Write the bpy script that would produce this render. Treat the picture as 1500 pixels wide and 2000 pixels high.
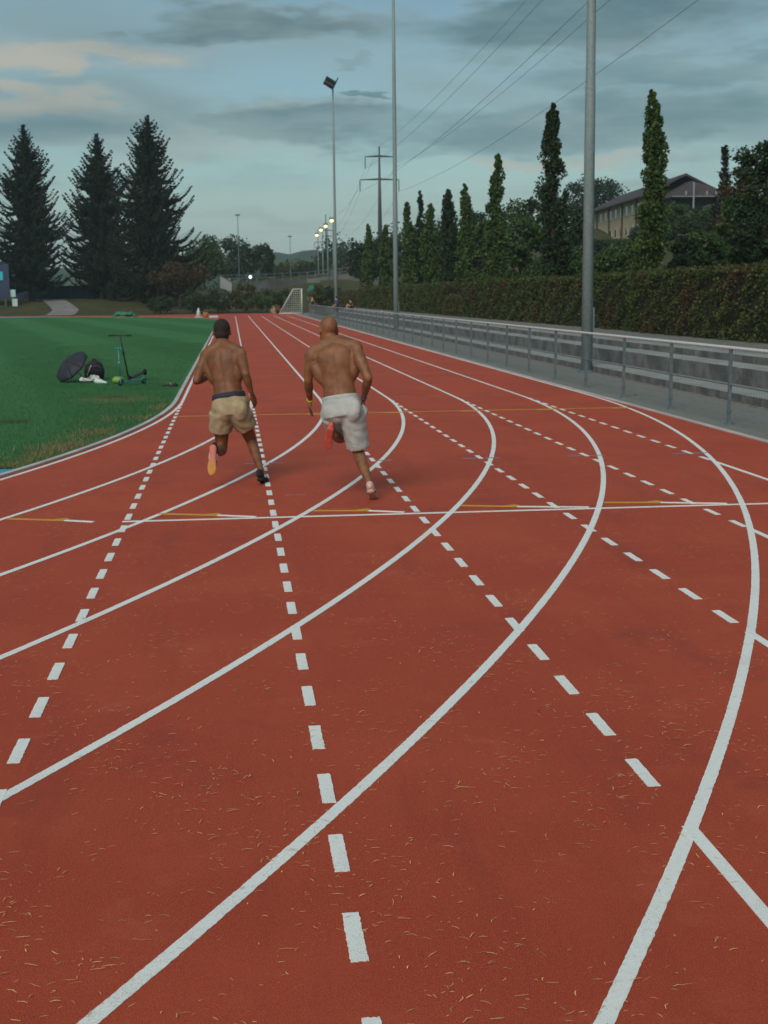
import bpy, bmesh, math, random
import numpy as np
from mathutils import Vector, Matrix

random.seed(7)
RNG = np.random.default_rng(11)
for o in list(bpy.data.objects):
    bpy.data.objects.remove(o)
scene = bpy.context.scene
COL = scene.collection

# ------------------------------------------------------------------ camera
FOC = 2640.04            # focal length in pixels of the 1500 x 2000 photograph
PITCH, YAW, ROLL, CAMH = 0.15913, 0.10924, -0.01058, 1.83
cam = bpy.data.cameras.new('camera')
camo = bpy.data.objects.new('camera', cam)
COL.objects.link(camo)
_cy, _sy, _cp, _sp = math.cos(YAW), math.sin(YAW), math.cos(PITCH), math.sin(PITCH)
_f = Vector((_sy * _cp, _cy * _cp, -_sp))
_r0 = Vector((_cy, -_sy, 0))
_u0 = _r0.cross(_f)
_r = math.cos(ROLL) * _r0 + math.sin(ROLL) * _u0
_u = -math.sin(ROLL) * _r0 + math.cos(ROLL) * _u0
m = Matrix((_r, _u, -_f)).transposed().to_4x4()
m.translation = Vector((0, 0, CAMH))
camo.matrix_world = m
cam.sensor_fit = 'VERTICAL'
cam.sensor_height = 36.0
cam.sensor_width = 27.0
cam.lens = FOC / 2000 * 36
cam.clip_end = 12000
cam.clip_start = 0.05
cam.dof.use_dof = True
cam.dof.focus_distance = 5.6
cam.dof.aperture_fstop = 9.0
scene.camera = camo
scene.render.resolution_x = 768
scene.render.resolution_y = 1024
scene.cycles.max_bounces = 5
scene.cycles.diffuse_bounces = 3
scene.cycles.glossy_bounces = 2
scene.cycles.transmission_bounces = 2
scene.cycles.volume_bounces = 1

scene.view_settings.view_transform = 'Standard'
scene.view_settings.look = 'None'
scene.view_settings.exposure = 0.60
scene.view_settings.gamma = 1.0


def ray(px, py):
    u = (px - 750) / FOC
    v = -(py - 1000) / FOC
    c, s = math.cos(ROLL), math.sin(ROLL)
    u, v = c * u - s * v, s * u + c * v
    d = (u, _cp + v * _sp, -_sp + v * _cp)
    return np.array([_cy * d[0] + _sy * d[1], -_sy * d[0] + _cy * d[1], d[2]])


def atY(px, py, Y):
    d = ray(px, py)
    return np.array([0, 0, CAMH]) + d * (Y / d[1])


def atX(px, py, X):
    d = ray(px, py)
    return np.array([0, 0, CAMH]) + d * (X / d[0])


def G(px, py, z=0.0):
    d = ray(px, py)
    return np.array([0, 0, CAMH]) + d * ((z - CAMH) / d[2])


# ------------------------------------------------------------------ world
SUN_EL, SUN_ROT = math.radians(38), math.radians(205)   # soft afterglow from behind left
world = bpy.data.worlds.new('World')
scene.world = world
world.use_nodes = True
nt = world.node_tree
nt.nodes.clear()


class NB:
    """small node builder"""
    def __init__(self, tree):
        self.t = tree

    def n(self, typ, **kw):
        nd = self.t.nodes.new(typ)
        for k, v in kw.items():
            setattr(nd, k, v)
        return nd

    def val(self, sock, v):
        if hasattr(v, 'links') or isinstance(v, bpy.types.NodeSocket):
            self.t.links.new(v, sock)
        else:
            sock.default_value = v

    def math(self, op, a, b=0.0, c=0.0, clamp=False):
        nd = self.n('ShaderNodeMath', operation=op)
        nd.use_clamp = clamp
        self.val(nd.inputs[0], a)
        self.val(nd.inputs[1], b)
        if op in ('MULTIPLY_ADD', 'WRAP', 'COMPARE', 'SMOOTH_MIN', 'SMOOTH_MAX'):
            self.val(nd.inputs[2], c)
        return nd.outputs[0]

    def maprange(self, v, a, b, c=0.0, d=1.0, smooth=True):
        nd = self.n('ShaderNodeMapRange')
        nd.interpolation_type = 'SMOOTHSTEP' if smooth else 'LINEAR'
        self.val(nd.inputs[0], v)
        for i, x in enumerate((a, b, c, d)):
            nd.inputs[i + 1].default_value = x
        return nd.outputs[0]

    def noise(self, vec, scale, detail=4.0, rough=0.55, dist=0.0, w=None):
        nd = self.n('ShaderNodeTexNoise')
        if w is not None:
            nd.noise_dimensions = '4D'
            nd.inputs['W'].default_value = w
        if vec is not None:
            self.t.links.new(vec, nd.inputs['Vector'])
        nd.inputs['Scale'].default_value = scale
        nd.inputs['Detail'].default_value = detail
        nd.inputs['Roughness'].default_value = rough
        nd.inputs['Distortion'].default_value = dist
        return nd.outputs[0]

    def mix(self, f, a, b, blend='MIX'):
        nd = self.n('ShaderNodeMix', data_type='RGBA', blend_type=blend)
        self.val(nd.inputs[0], f)
        self.val(nd.inputs[6], a)
        self.val(nd.inputs[7], b)
        return nd.outputs[2]

    def comb(self, x, y, z):
        nd = self.n('ShaderNodeCombineXYZ')
        self.val(nd.inputs[0], x)
        self.val(nd.inputs[1], y)
        self.val(nd.inputs[2], z)
        return nd.outputs[0]

    def mapping(self, vec, scale=(1, 1, 1), loc=(0, 0, 0), rot=(0, 0, 0)):
        nd = self.n('ShaderNodeMapping')
        self.t.links.new(vec, nd.inputs[0])
        nd.inputs['Location'].default_value = loc
        nd.inputs['Rotation'].default_value = rot
        nd.inputs['Scale'].default_value = scale
        return nd.outputs[0]


B = NB(nt)
tc = B.n('ShaderNodeTexCoord')
sep = B.n('ShaderNodeSeparateXYZ')
nt.links.new(tc.outputs['Generated'], sep.inputs[0])
dx, dy, dz = sep.outputs
sky = B.n('ShaderNodeTexSky', sky_type='NISHITA')
sky.sun_disc = False
sky.sun_elevation = SUN_EL
sky.sun_rotation = SUN_ROT
sky.air_density = 1.0
sky.dust_density = 1.0
sky.ozone_density = 1.5
# cloud layer seen in perspective: direction projected on a plane overhead
zz = B.math('ADD', B.math('MAXIMUM', dz, 0.0), 0.075)
pvec = B.comb(B.math('DIVIDE', dx, zz), B.math('DIVIDE', dy, zz), 0.0)
n_big = B.noise(B.mapping(pvec, loc=(3.1, 8.2, 0)), 0.42, 3, 0.56)
n_det = B.noise(B.mapping(pvec, loc=(1.7, 4.9, 0)), 1.4, 4, 0.6)
cl = B.math('ADD', B.math('MULTIPLY', n_big, 0.72), B.math('MULTIPLY', n_det, 0.28))
# the named banks of cloud in the photograph (azimuth / elevation, radians)
az = B.math('ARCTAN2', dx, dy)
el = B.math('ARCSINE', dz)
wob = B.math('SUBTRACT', B.noise(B.mapping(tc.outputs['Generated'], scale=(9, 9, 34)), 1.0, 4, 0.62), 0.5)
wob2 = B.math('SUBTRACT', B.noise(B.mapping(tc.outputs['Generated'], scale=(9, 9, 34), loc=(5, 2, 9)), 1.0, 4, 0.62), 0.5)
azw = B.math('MULTIPLY_ADD', wob, 0.15, az)
elw = B.math('MULTIPLY_ADD', wob2, 0.075, el)


def blob(px, py, rx, ry, amp):
    d = ray(px, py)
    d = d / np.linalg.norm(d)
    a0, e0 = math.atan2(d[0], d[1]), math.asin(d[2])
    qx = B.math('DIVIDE', B.math('SUBTRACT', azw, a0), rx / FOC)
    qy = B.math('DIVIDE', B.math('SUBTRACT', elw, e0), ry / FOC)
    r = B.math('SQRT', B.math('ADD', B.math('MULTIPLY', qx, qx), B.math('MULTIPLY', qy, qy)))
    return B.maprange(r, 0.35, 1.22, amp, 0.0)


dark = None
for b in [(520, 45, 330, 52, 1.0), (235, 45, 55, 20, .9), (560, 240, 370, 62, .85), (205, 203, 70, 20, .7), (715, 118, 50, 13, .7),
          (720, 186, 75, 11, .8), (1150, 40, 520, 75, .9), (1180, 235, 560, 90, .8), (900, 290, 300, 40, .5),
          (190, 268, 130, 14, .4), (480, 355, 190, 22, .4), (1300, 130, 420, 60, .75), (560, 420, 320, 18, .3)]:
    v = blob(*b)
    dark = v if dark is None else B.math('MAXIMUM', dark, v)
pale = None
for b in [(150, 105, 300, 36, 1.0), (70, 210, 190, 34, 1.0), (380, 300, 330, 24, .5), (1090, 320, 260, 22, .8),
          (640, 205, 240, 16, .6), (330, 270, 70, 40, .3)]:
    v = blob(*b)
    pale = v if pale is None else B.math('MAXIMUM', pale, v)
cover = B.maprange(cl, 0.40, 0.60)
low = B.maprange(el, 0.02, 0.13, 1.0, 0.0)
cover = B.math('MAXIMUM', B.math('MULTIPLY', cover, 0.8), B.math('MULTIPLY', low, 0.85))
cover = B.math('MAXIMUM', cover, B.math('MAXIMUM', dark, pale))
shade = B.math('MAXIMUM', dark, B.maprange(cl, 0.44, 0.62, 0.0, 0.85))
shade = B.math('MULTIPLY', shade, B.maprange(n_det, 0.30, 0.70, 1.2, 0.55), clamp=True)
ccol = B.mix(shade, (0.325, 0.430, 0.432, 1), (0.105, 0.186, 0.212, 1))
ccol = B.mix(B.math('MULTIPLY', B.maprange(el, 0.0, 0.10, 1.0, 0.0), 0.5), ccol, (0.37, 0.445, 0.44, 1))
ccol = B.mix(B.math('MULTIPLY', pale, B.math('SUBTRACT', 1.0, B.math('MULTIPLY', shade, .9))), ccol, (0.46, 0.445, 0.385, 1))
bg1 = B.n('ShaderNodeBackground')
tint = B.mix(1.0, sky.outputs[0], (0.84, 1.0, 0.92, 1), 'MULTIPLY')
nt.links.new(tint, bg1.inputs[0])
bg1.inputs[1].default_value = 0.056
bg2 = B.n('ShaderNodeBackground')
nt.links.new(ccol, bg2.inputs[0])
bg2.inputs[1].default_value = 0.70
mx = B.n('ShaderNodeMixShader')
B.val(mx.inputs[0], cover)
nt.links.new(bg1.outputs[0], mx.inputs[1])
nt.links.new(bg2.outputs[0], mx.inputs[2])
wo = B.n('ShaderNodeOutputWorld')
nt.links.new(mx.outputs[0], wo.inputs[0])

sun = bpy.data.lights.new('sun', 'SUN')
sun.energy = 1.5
sun.angle = math.radians(32)
sun.color = (1.0, 0.87, 0.74)
suno = bpy.data.objects.new('sun', sun)
COL.objects.link(suno)
sd = Vector((math.sin(SUN_ROT) * math.cos(SUN_EL), math.cos(SUN_ROT) * math.cos(SUN_EL), math.sin(SUN_EL)))
suno.rotation_euler = sd.to_track_quat('Z', 'Y').to_euler()


# ------------------------------------------------------------------ helpers
def tag(o, label=None, cat=None, group=None, kind=None):
    if label:
        o['label'] = label
    if cat:
        o['category'] = cat
    if group:
        o['group'] = group
    if kind:
        o['kind'] = kind
    return o


def empty(name, loc, label=None, cat=None, group=None, rz=0.0):
    o = bpy.data.objects.new(name, None)
    COL.objects.link(o)
    o.location = tuple(float(x) for x in loc)
    o.rotation_euler = (0, 0, rz)
    o.empty_display_size = 0.2
    return tag(o, label, cat, group)


def link(name, me, mat=None, parent=None, loc=(0, 0, 0)):
    o = bpy.data.objects.new(name, me)
    COL.objects.link(o)
    if mat is not None and len(me.materials) == 0:
        me.materials.append(mat)
    if parent is not None:
        o.parent = parent
    o.location = loc
    return o


class MB:
    def __init__(self):
        self.v = []
        self.f = []

    def add(self, vs, fs):
        b = len(self.v)
        self.v.extend([tuple(map(float, p)) for p in vs])
        self.f.extend([tuple(i + b for i in q) for q in fs])
        return self

    def box(self, lo, hi):
        x0, y0, z0 = lo
        x1, y1, z1 = hi
        return self.add([(x0, y0, z0), (x1, y0, z0), (x1, y1, z0), (x0, y1, z0), (x0, y0, z1), (x1, y0, z1), (x1, y1, z1), (x0, y1, z1)],
                        [(0, 3, 2, 1), (4, 5, 6, 7), (0, 1, 5, 4), (1, 2, 6, 5), (2, 3, 7, 6), (3, 0, 4, 7)])

    def tube(self, pts, rad, n=8, caps=True):
        pts = [np.array(p, float) for p in pts]
        if not hasattr(rad, '__len__'):
            rad = [rad] * len(pts)
        rings = []
        ref = None
        for i, p in enumerate(pts):
            t = pts[min(i + 1, len(pts) - 1)] - pts[max(i - 1, 0)]
            t = t / (np.linalg.norm(t) + 1e-9)
            if ref is None:
                ref = np.array([1., 0, 0]) if abs(t[0]) < .8 else np.array([0, 1., 0])
            a = ref - t * ref.dot(t)
            a /= np.linalg.norm(a)
            ref = a
            b = np.cross(t, a)
            rings.append([p + rad[i] * (math.cos(2 * math.pi * k / n) * a + math.sin(2 * math.pi * k / n) * b) for k in range(n)])
        vs = [q for r in rings for q in r]
        fs = []
        for i in range(len(pts) - 1):
            for k in range(n):
                fs.append((i * n + k, i * n + (k + 1) % n, (i + 1) * n + (k + 1) % n, (i + 1) * n + k))
        if caps:
            fs.append(tuple(range(n))[::-1])
            fs.append(tuple((len(pts) - 1) * n + k for k in range(n)))
        return self.add(vs, fs)

    def ellipsoid(self, c, r, axes=None, nu=16, nv=10):
        ax = np.eye(3) if axes is None else np.array(axes)
        vs = []
        fs = []
        for j in range(1, nv):
            ph = math.pi * j / nv
            for i in range(nu):
                th = 2 * math.pi * i / nu
                l = np.array([r[0] * math.sin(ph) * math.cos(th), r[1] * math.sin(ph) * math.sin(th), r[2] * math.cos(ph)])
                vs.append(np.array(c) + l @ ax)
        top = len(vs)
        vs.append(np.array(c) + np.array([0, 0, r[2]]) @ ax)
        vs.append(np.array(c) - np.array([0, 0, r[2]]) @ ax)
        for j in range(nv - 2):
            for i in range(nu):
                a, b = j * nu + i, j * nu + (i + 1) % nu
                fs.append((a, a + nu, b + nu, b))
        for i in range(nu):
            fs.append((top, i, (i + 1) % nu))
            k = (nv - 2) * nu
            fs.append((top + 1, k + (i + 1) % nu, k + i))
        return self.add(vs, fs)

    def prism(self, poly, z0, z1, axis='z'):
        n = len(poly)
        if axis == 'z':
            vs = [(p[0], p[1], z0) for p in poly] + [(p[0], p[1], z1) for p in poly]
        elif axis == 'y':
            vs = [(p[0], z0, p[1]) for p in poly] + [(p[0], z1, p[1]) for p in poly]
        else:
            vs = [(z0, p[0], p[1]) for p in poly] + [(z1, p[0], p[1]) for p in poly]
        fs = [tuple(range(n))[::-1], tuple(range(n, 2 * n))]
        for i in range(n):
            fs.append((i, (i + 1) % n, n + (i + 1) % n, n + i))
        return self.add(vs, fs)

    def mesh(self, name, smooth=False):
        me = bpy.data.meshes.new(name)
        me.from_pydata(self.v, [], self.f)
        me.update()
        if smooth:
            me.polygons.foreach_set('use_smooth', [True] * len(me.polygons))
        return me

    def build(self, name, mat=None, parent=None, smooth=False, loc=(0, 0, 0)):
        return link(name, self.mesh(name, smooth), mat, parent, loc)


def np_mesh(name, V, F, smooth=False):
    V = np.asarray(V, np.float32)
    F = np.asarray(F, np.int32)
    me = bpy.data.meshes.new(name)
    k = F.shape[1]
    me.vertices.add(len(V))
    me.vertices.foreach_set('co', V.ravel())
    me.loops.add(F.size)
    me.loops.foreach_set('vertex_index', F.ravel())
    me.polygons.add(len(F))
    me.polygons.foreach_set('loop_start', np.arange(0, F.size, k, dtype=np.int32))
    me.update(calc_edges=True)
    me.validate()
    if smooth:
        me.polygons.foreach_set('use_smooth', [True] * len(F))
    return me


def fix_normals(me):
    bm = bmesh.new()
    bm.from_mesh(me)
    bmesh.ops.recalc_face_normals(bm, faces=bm.faces)
    bm.to_mesh(me)
    bm.free()


# ------------------------------------------------------------------ materials
MATS = {}


def mat(name, col, rough=0.7, var=0.0, vscale=3.0, bump=0.0, bscale=60.0, metal=0.0, island=0.0, spec=0.5, transl=0.0, coord='Object', extra=None, col2=None):
    m = bpy.data.materials.new(name)
    m.use_nodes = True
    t = m.node_tree
    b = NB(t)
    p = t.nodes['Principled BSDF']
    tcn = b.n('ShaderNodeTexCoord')
    vec = tcn.outputs[coord]
    c = tuple(col) + (1.0,)
    out = c
    if var > 0:
        n1 = b.noise(vec, vscale, 6, 0.6)
        f = b.maprange(n1, 0.3, 0.7)
        c2 = tuple(col2) + (1.0,) if col2 else tuple(min(1, x * (1 + var)) for x in col) + (1.0,)
        c1 = tuple(x * (1 - var) for x in col) + (1.0,) if not col2 else c
        out = b.mix(f, c1, c2)
    if island > 0:
        g = b.n('ShaderNodeNewGeometry')
        hs = b.n('ShaderNodeHueSaturation')
        b.val(hs.inputs['Color'], out)
        rnd = g.outputs['Random Per Island']
        b.val(hs.inputs['Value'], b.maprange(rnd, 0, 1, 1 - island, 1 + island, smooth=False))
        b.val(hs.inputs['Hue'], b.maprange(b.math('FRACT', b.math('MULTIPLY', rnd, 17.3)), 0, 1, 0.5 - 0.035 * min(1, island * 2), 0.5 + 0.02, smooth=False))
        out = hs.outputs[0]
    if extra:
        out = extra(b, vec, out, p)
    b.val(p.inputs['Base Color'], out)
    p.inputs['Roughness'].default_value = rough
    p.inputs['Metallic'].default_value = metal
    p.inputs['Specular IOR Level'].default_value = spec
    if bump > 0:
        bn = b.n('ShaderNodeBump')
        bn.inputs['Strength'].default_value = 1.0
        bn.inputs['Distance'].default_value = bump
        b.val(bn.inputs['Height'], b.noise(vec, bscale, 4, 0.6))
        t.links.new(bn.outputs[0], p.inputs['Normal'])
    if transl > 0:
        tr = b.n('ShaderNodeBsdfTranslucent')
        b.val(tr.inputs[0], out)
        ms = b.n('ShaderNodeMixShader')
        ms.inputs[0].default_value = transl
        o = t.nodes['Material Output']
        t.links.new(p.outputs[0], ms.inputs[1])
        t.links.new(tr.outputs[0], ms.inputs[2])
        t.links.new(ms.outputs[0], o.inputs[0])
    MATS[name] = m
    return m


def x_track(b, vec, out, p):
    fine = b.noise(vec, 260, 3, 0.75)
    mid = b.noise(vec, 55, 5, 0.7)
    big = b.noise(vec, 0.55, 5, 0.6)
    o = b.mix(b.maprange(fine, 0.36, 0.66), (0.24, 0.019, 0.009, 1), (0.63, 0.110, 0.034, 1))
    o = b.mix(b.math('MULTIPLY', b.maprange(mid, 0.3, 0.7), 0.45), o, (0.28, 0.026, 0.012, 1))
    o = b.mix(b.math('MULTIPLY', b.maprange(big, 0.36, 0.68), 0.30), o, (0.57, 0.100, 0.034, 1))
    # worn bands down the lanes and scuffs
    sc = b.noise(b.mapping(vec, scale=(2.2, 0.25, 1)), 1.4, 6, 0.65)
    o = b.mix(b.math('MULTIPLY', b.maprange(sc, 0.5, 0.72), 0.22), o, (0.15, 0.020, 0.014, 1))
    st = b.noise(b.mapping(vec, loc=(4, 9, 0)), 0.9, 5, 0.7)
    o = b.mix(b.math('MULTIPLY', b.maprange(st, 0.56, 0.70), 0.30), o, (0.20, 0.030, 0.022, 1))
    du = b.noise(b.mapping(vec, loc=(1, 5, 3)), 2.3, 5, 0.72)
    o = b.mix(b.math('MULTIPLY', b.maprange(du, 0.54, 0.74), 0.22), o, (0.58, 0.16, 0.075, 1))
    spk = b.noise(vec, 900, 1, 0.5)
    o = b.mix(b.math('MULTIPLY', b.maprange(spk, 0.70, 0.76), 0.35), o, (0.03, 0.012, 0.01, 1))
    return o


def x_paint(colr):
    def fn(b, vec, out, p):
        a = b.noise(vec, 260, 3, 0.7)
        w = b.noise(vec, 2.0, 5, 0.6)
        n2 = b.noise(vec, 38, 4, 0.6)
        o = b.mix(b.math('MULTIPLY', b.maprange(n2, 0.35, 0.7), 0.22), tuple(colr) + (1,), tuple(x * 0.72 for x in colr) + (1,))
        thr = b.math('ADD', a, b.math('MULTIPLY', b.maprange(w, 0.4, 0.75), 0.10))
        o = b.mix(b.math('MULTIPLY', b.maprange(thr, 0.62, 0.70), 0.7), o, (0.24, 0.06, 0.04, 1))
        dk = b.noise(b.mapping(vec, loc=(7, 3, 0)), 150, 2, 0.5)
        o = b.mix(b.math('MULTIPLY', b.maprange(dk, 0.70, 0.76), 0.5), o, (0.16, 0.12, 0.1, 1))
        return o
    return fn


def x_turf(b, vec, out, p):
    n1 = b.noise(vec, 0.5, 6, 0.6)
    n2 = b.noise(vec, 9, 6, 0.7)
    n3 = b.noise(b.mapping(vec, scale=(1, .35, 1)), 45, 3, 0.7)
    o = b.mix(b.maprange(n1, 0.32, 0.68), (0.030, 0.135, 0.044, 1), (0.048, 0.172, 0.060, 1))
    o = b.mix(b.math('MULTIPLY', b.maprange(n2, 0.4, 0.75), 0.45), o, (0.080, 0.195, 0.068, 1))
    o = b.mix(b.math('MULTIPLY', b.maprange(n3, 0.35, 0.7), 0.5), o, (0.020, 0.100, 0.032, 1))
    # mowing stripes running slantwise over the pitch
    sp = b.n('ShaderNodeSeparateXYZ')
    t = b.t
    t.links.new(vec, sp.inputs[0])
    u = b.math('ADD', b.math('MULTIPLY', sp.outputs[0], 0.80), b.math('MULTIPLY', sp.outputs[1], 0.16))
    st = b.math('SINE', b.math('ADD', b.math('MULTIPLY', u, 1.55), b.math('MULTIPLY', n1, 2.0)))
    o = b.mix(b.math('MULTIPLY', b.maprange(st, -0.3, 0.6), 0.38), o, (0.070, 0.235, 0.092, 1))
    # worn, dry patches
    for (px, py, rx, ry, cc, am) in ((-2.12, 25.1, 0.95, 1.15, (0.20, 0.17, 0.075, 1), .55), (-2.2, 25.6, 0.45, .42, (0.085, 0.055, 0.03, 1), .9),
                                     (-3.3, 20.75, 0.42, .5, (0.07, 0.05, 0.03, 1), .85), (-2.9, 15.3, 1.0, 1.2, (0.20, 0.20, 0.09, 1), .5), (-1.75, 17.3, .5, 1.6, (0.17, 0.16, 0.08, 1), .4)):
        qx = b.math('DIVIDE', b.math('SUBTRACT', sp.outputs[0], px), rx)
        qy = b.math('DIVIDE', b.math('SUBTRACT', sp.outputs[1], py), ry)
        r = b.math('SQRT', b.math('ADD', b.math('MULTIPLY', qx, qx), b.math('MULTIPLY', qy, qy)))
        r = b.math('ADD', r, b.math('MULTIPLY', b.math('SUBTRACT', n2, 0.5), 1.6))
        o = b.mix(b.maprange(r, 0.35, 1.0, am, 0.0), o, cc)
    return o


def x_concrete(base, streak=True):
    def fn(b, vec, out, p):
        n1 = b.noise(vec, 1.2, 6, 0.65)
        n2 = b.noise(vec, 26, 5, 0.7)
        o = b.mix(b.maprange(n1, 0.3, 0.7), tuple(x * 0.78 for x in base) + (1,), tuple(x * 1.12 for x in base) + (1,))
        o = b.mix(b.math('MULTIPLY', b.maprange(n2, 0.4, 0.7), 0.30), o, tuple(x * 0.6 for x in base) + (1,))
        if streak:
            g = b.n('ShaderNodeNewGeometry')
            sx = b.n('ShaderNodeSeparateXYZ')
            b.t.links.new(g.outputs['Normal'], sx.inputs[0])
            side = b.maprange(b.math('ABSOLUTE', sx.outputs[2]), 0.3, 0.7, 1.0, 0.0)
            s = b.noise(b.mapping(vec, scale=(1, .7, 0.8)), 2.0, 5, 0.7)
            o = b.mix(b.math('MULTIPLY', side, b.maprange(s, 0.30, 0.62, 0.30, 0.85)), o, (0.045, 0.040, 0.042, 1))
            ms = b.noise(vec, 3.2, 5, 0.7)
            o = b.mix(b.math('MULTIPLY', b.maprange(ms, 0.54, 0.75), 0.45), o, (0.085, 0.10, 0.065, 1))
        return o
    return fn


def x_pavers(b, vec, out, p):
    br = b.n('ShaderNodeTexBrick')
    b.t.links.new(b.mapping(vec, rot=(0, 0, math.pi / 2)), br.inputs['Vector'])
    br.inputs['Scale'].default_value = 5.0
    br.inputs['Mortar Size'].default_value = 0.018
    br.inputs['Color1'].default_value = (0.165, 0.185, 0.180, 1)
    br.inputs['Color2'].default_value = (0.205, 0.222, 0.215, 1)
    br.inputs['Mortar'].default_value = (0.10, 0.11, 0.095, 1)
    n1 = b.noise(vec, 0.9, 6, 0.65)
    o = b.mix(b.math('MULTIPLY', b.maprange(n1, 0.35, 0.7), 0.55), br.outputs[0], (0.215, 0.205, 0.165, 1))
    n2 = b.noise(vec, 30, 5, 0.7)
    o = b.mix(b.math('MULTIPLY', b.maprange(n2, 0.4, 0.75), 0.35), o, (0.09, 0.10, 0.095, 1))
    n3 = b.noise(vec, 5, 5, 0.7)
    o = b.mix(b.math('MULTIPLY', b.maprange(n3, 0.55, 0.72), 0.45), o, (0.09, 0.105, 0.065, 1))
    return o


M_track = mat('track_rubber', (.25, .05, .035), .75, extra=x_track, bump=.005, bscale=210, spec=.4)
M_white = mat('white_line_paint', (.8, .82, .82), .7, extra=x_paint((.80, .86, .85)), bump=.002, bscale=330)
M_yellow = mat('yellow_line_paint', (.6, .4, .05), .7, extra=x_paint((.52, .31, .03)))
M_lilac = mat('lilac_line_paint', (.2, .2, .3), .7, extra=x_paint((.20, .20, .30)))
M_faint = mat('faded_line_paint', (.33, .13, .10), .8, extra=x_paint((.36, .15, .115)))
M_turf = mat('turf', (.03, .1, .04), .9, extra=x_turf, bump=.02, bscale=70, spec=.15)
M_ground = mat('rough_grass', (.045, .062, .026), .95, var=.5, vscale=.35, bump=.05, bscale=12, spec=.1, col2=(.085, .075, .04))
M_blue = mat('blue_rubber', (.05, .33, .48), .8, var=.15, vscale=2)
M_conc = mat('step_concrete', (.25, .26, .25), .9, extra=x_concrete((.29, .315, .305)), bump=.004, bscale=45)
M_terr = mat('terrace_concrete', (.2, .2, .2), .9, extra=x_concrete((.175, .185, .175), False), bump=.004, bscale=45)
M_kerb = mat('kerb_concrete', (.42, .42, .40), .85, extra=x_concrete((.52, .51, .49), False), bump=.003, bscale=60)
M_edge = mat('edging_concrete', (.45, .40, .40), .85, extra=x_concrete((.50, .46, .46), False), bump=.003, bscale=60)
M_pave = mat('walkway_pavers', (.2, .2, .2), .9, extra=x_pavers, bump=.006, bscale=30)
M_galv = mat('galvanised_steel', (.20, .265, .27), .5, var=.12, vscale=14)
M_rail = mat('bright_rail', (.58, .62, .62), .4, var=.08, vscale=9, metal=.35)
M_post = mat('blue_grey_steel', (.105, .145, .165), .55, var=.2, vscale=9)
M_wire = mat('wire_steel', (.10, .14, .16), .55)
M_darkm = mat('dark_metal', (.045, .06, .065), .5)
M_cable = mat('cable_grey', (.16, .19, .20), .6)
M_bark = mat('bark', (.07, .052, .04), .95, var=.4, vscale=8, bump=.02, bscale=20)
M_spruce = mat('spruce_needles', (.012, .024, .017), .85, island=.45, spec=.15)
M_colg = mat('columnar_leaves', (.055, .105, .030), .75, island=.5, transl=.22, spec=.2)
M_cold = mat('columnar_dark_leaves', (.026, .048, .022), .8, island=.5, transl=.15, spec=.2)
M_leaf = mat('broad_leaves', (.048, .098, .032), .75, island=.5, transl=.22, spec=.2)
M_leafd = mat('dark_broad_leaves', (.026, .052, .024), .8, island=.5, transl=.15, spec=.2)
M_leafy = mat('yellowish_leaves', (.060, .080, .024), .75, island=.45, transl=.2, spec=.2)
M_leafr = mat('reddish_leaves', (.060, .046, .024), .8, island=.5, transl=.15, spec=.2)
M_hedge = mat('hedge_leaves', (.055, .084, .026), .75, island=.6, transl=.15, spec=.25)
M_hedger = mat('hedge_brown_leaves', (.082, .060, .028), .8, island=.5, transl=.1, spec=.2)
M_hcore = mat('hedge_twigs', (.018, .020, .011), .95, var=.5, vscale=9)
M_straw = mat('dry_clippings', (.70, .47, .19), .8, island=.4)
M_fallen = mat('fallen_leaf', (.38, .20, .05), .8, island=.5)
M_blade = mat('grass_blades', (.044, .150, .050), .8, island=.5, transl=.2)
M_bladed = mat('dry_grass_blades', (.24, .20, .09), .85, island=.4, transl=.15)
M_path = mat('path_asphalt', (.20, .20, .205), .9, var=.2, vscale=1)
M_hill = mat('far_wood', (.020, .050, .026), .95, var=.5, vscale=.05)
M_wall = mat('cream_render', (.46, .38, .24), .9, var=.12, vscale=.6)
M_roof = mat('dark_roof_tiles', (.050, .036, .042), .8, var=.3, vscale=2.5)
M_wood = mat('brown_timber', (.11, .05, .032), .8, var=.2, vscale=3)
M_glass = mat('window_glass', (.05, .07, .08), .12)
M_wframe = mat('window_frame_paint', (.55, .55, .5), .6)
M_navy = mat('navy_panel', (.012, .028, .085), .6, var=.2, vscale=1)
M_cyan = mat('cyan_banner', (.02, .45, .52), .6)
M_plate = mat('pale_plate', (.42, .55, .52), .6, var=.1)
M_goal = mat('goal_white', (.52, .55, .54), .5, var=.06)
M_net = mat('goal_net', (.42, .47, .43), .9)
M_black = mat('black_fabric', (.012, .013, .018), .8, var=.3, vscale=14, bump=.003, bscale=90)
M_umb = mat('navy_black_nylon', (.016, .021, .034), .7, var=.2, vscale=8)
M_teal = mat('teal_paint', (.02, .21, .225), .45)
M_lime = mat('lime_shell', (.16, .36, .05), .5)
M_whitef = mat('white_mesh', (.62, .66, .64), .8, var=.15, vscale=40)
M_blackp = mat('black_rubber', (.014, .014, .015), .6)
M_green = mat('green_tarp', (.02, .17, .10), .7, var=.3, vscale=6)
M_fgrey = mat('far_concrete', (.12, .135, .135), .9, var=.25, vscale=.3)
M_fwhite = mat('far_white_cladding', (.46, .50, .50), .8, var=.1, vscale=.5)

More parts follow.
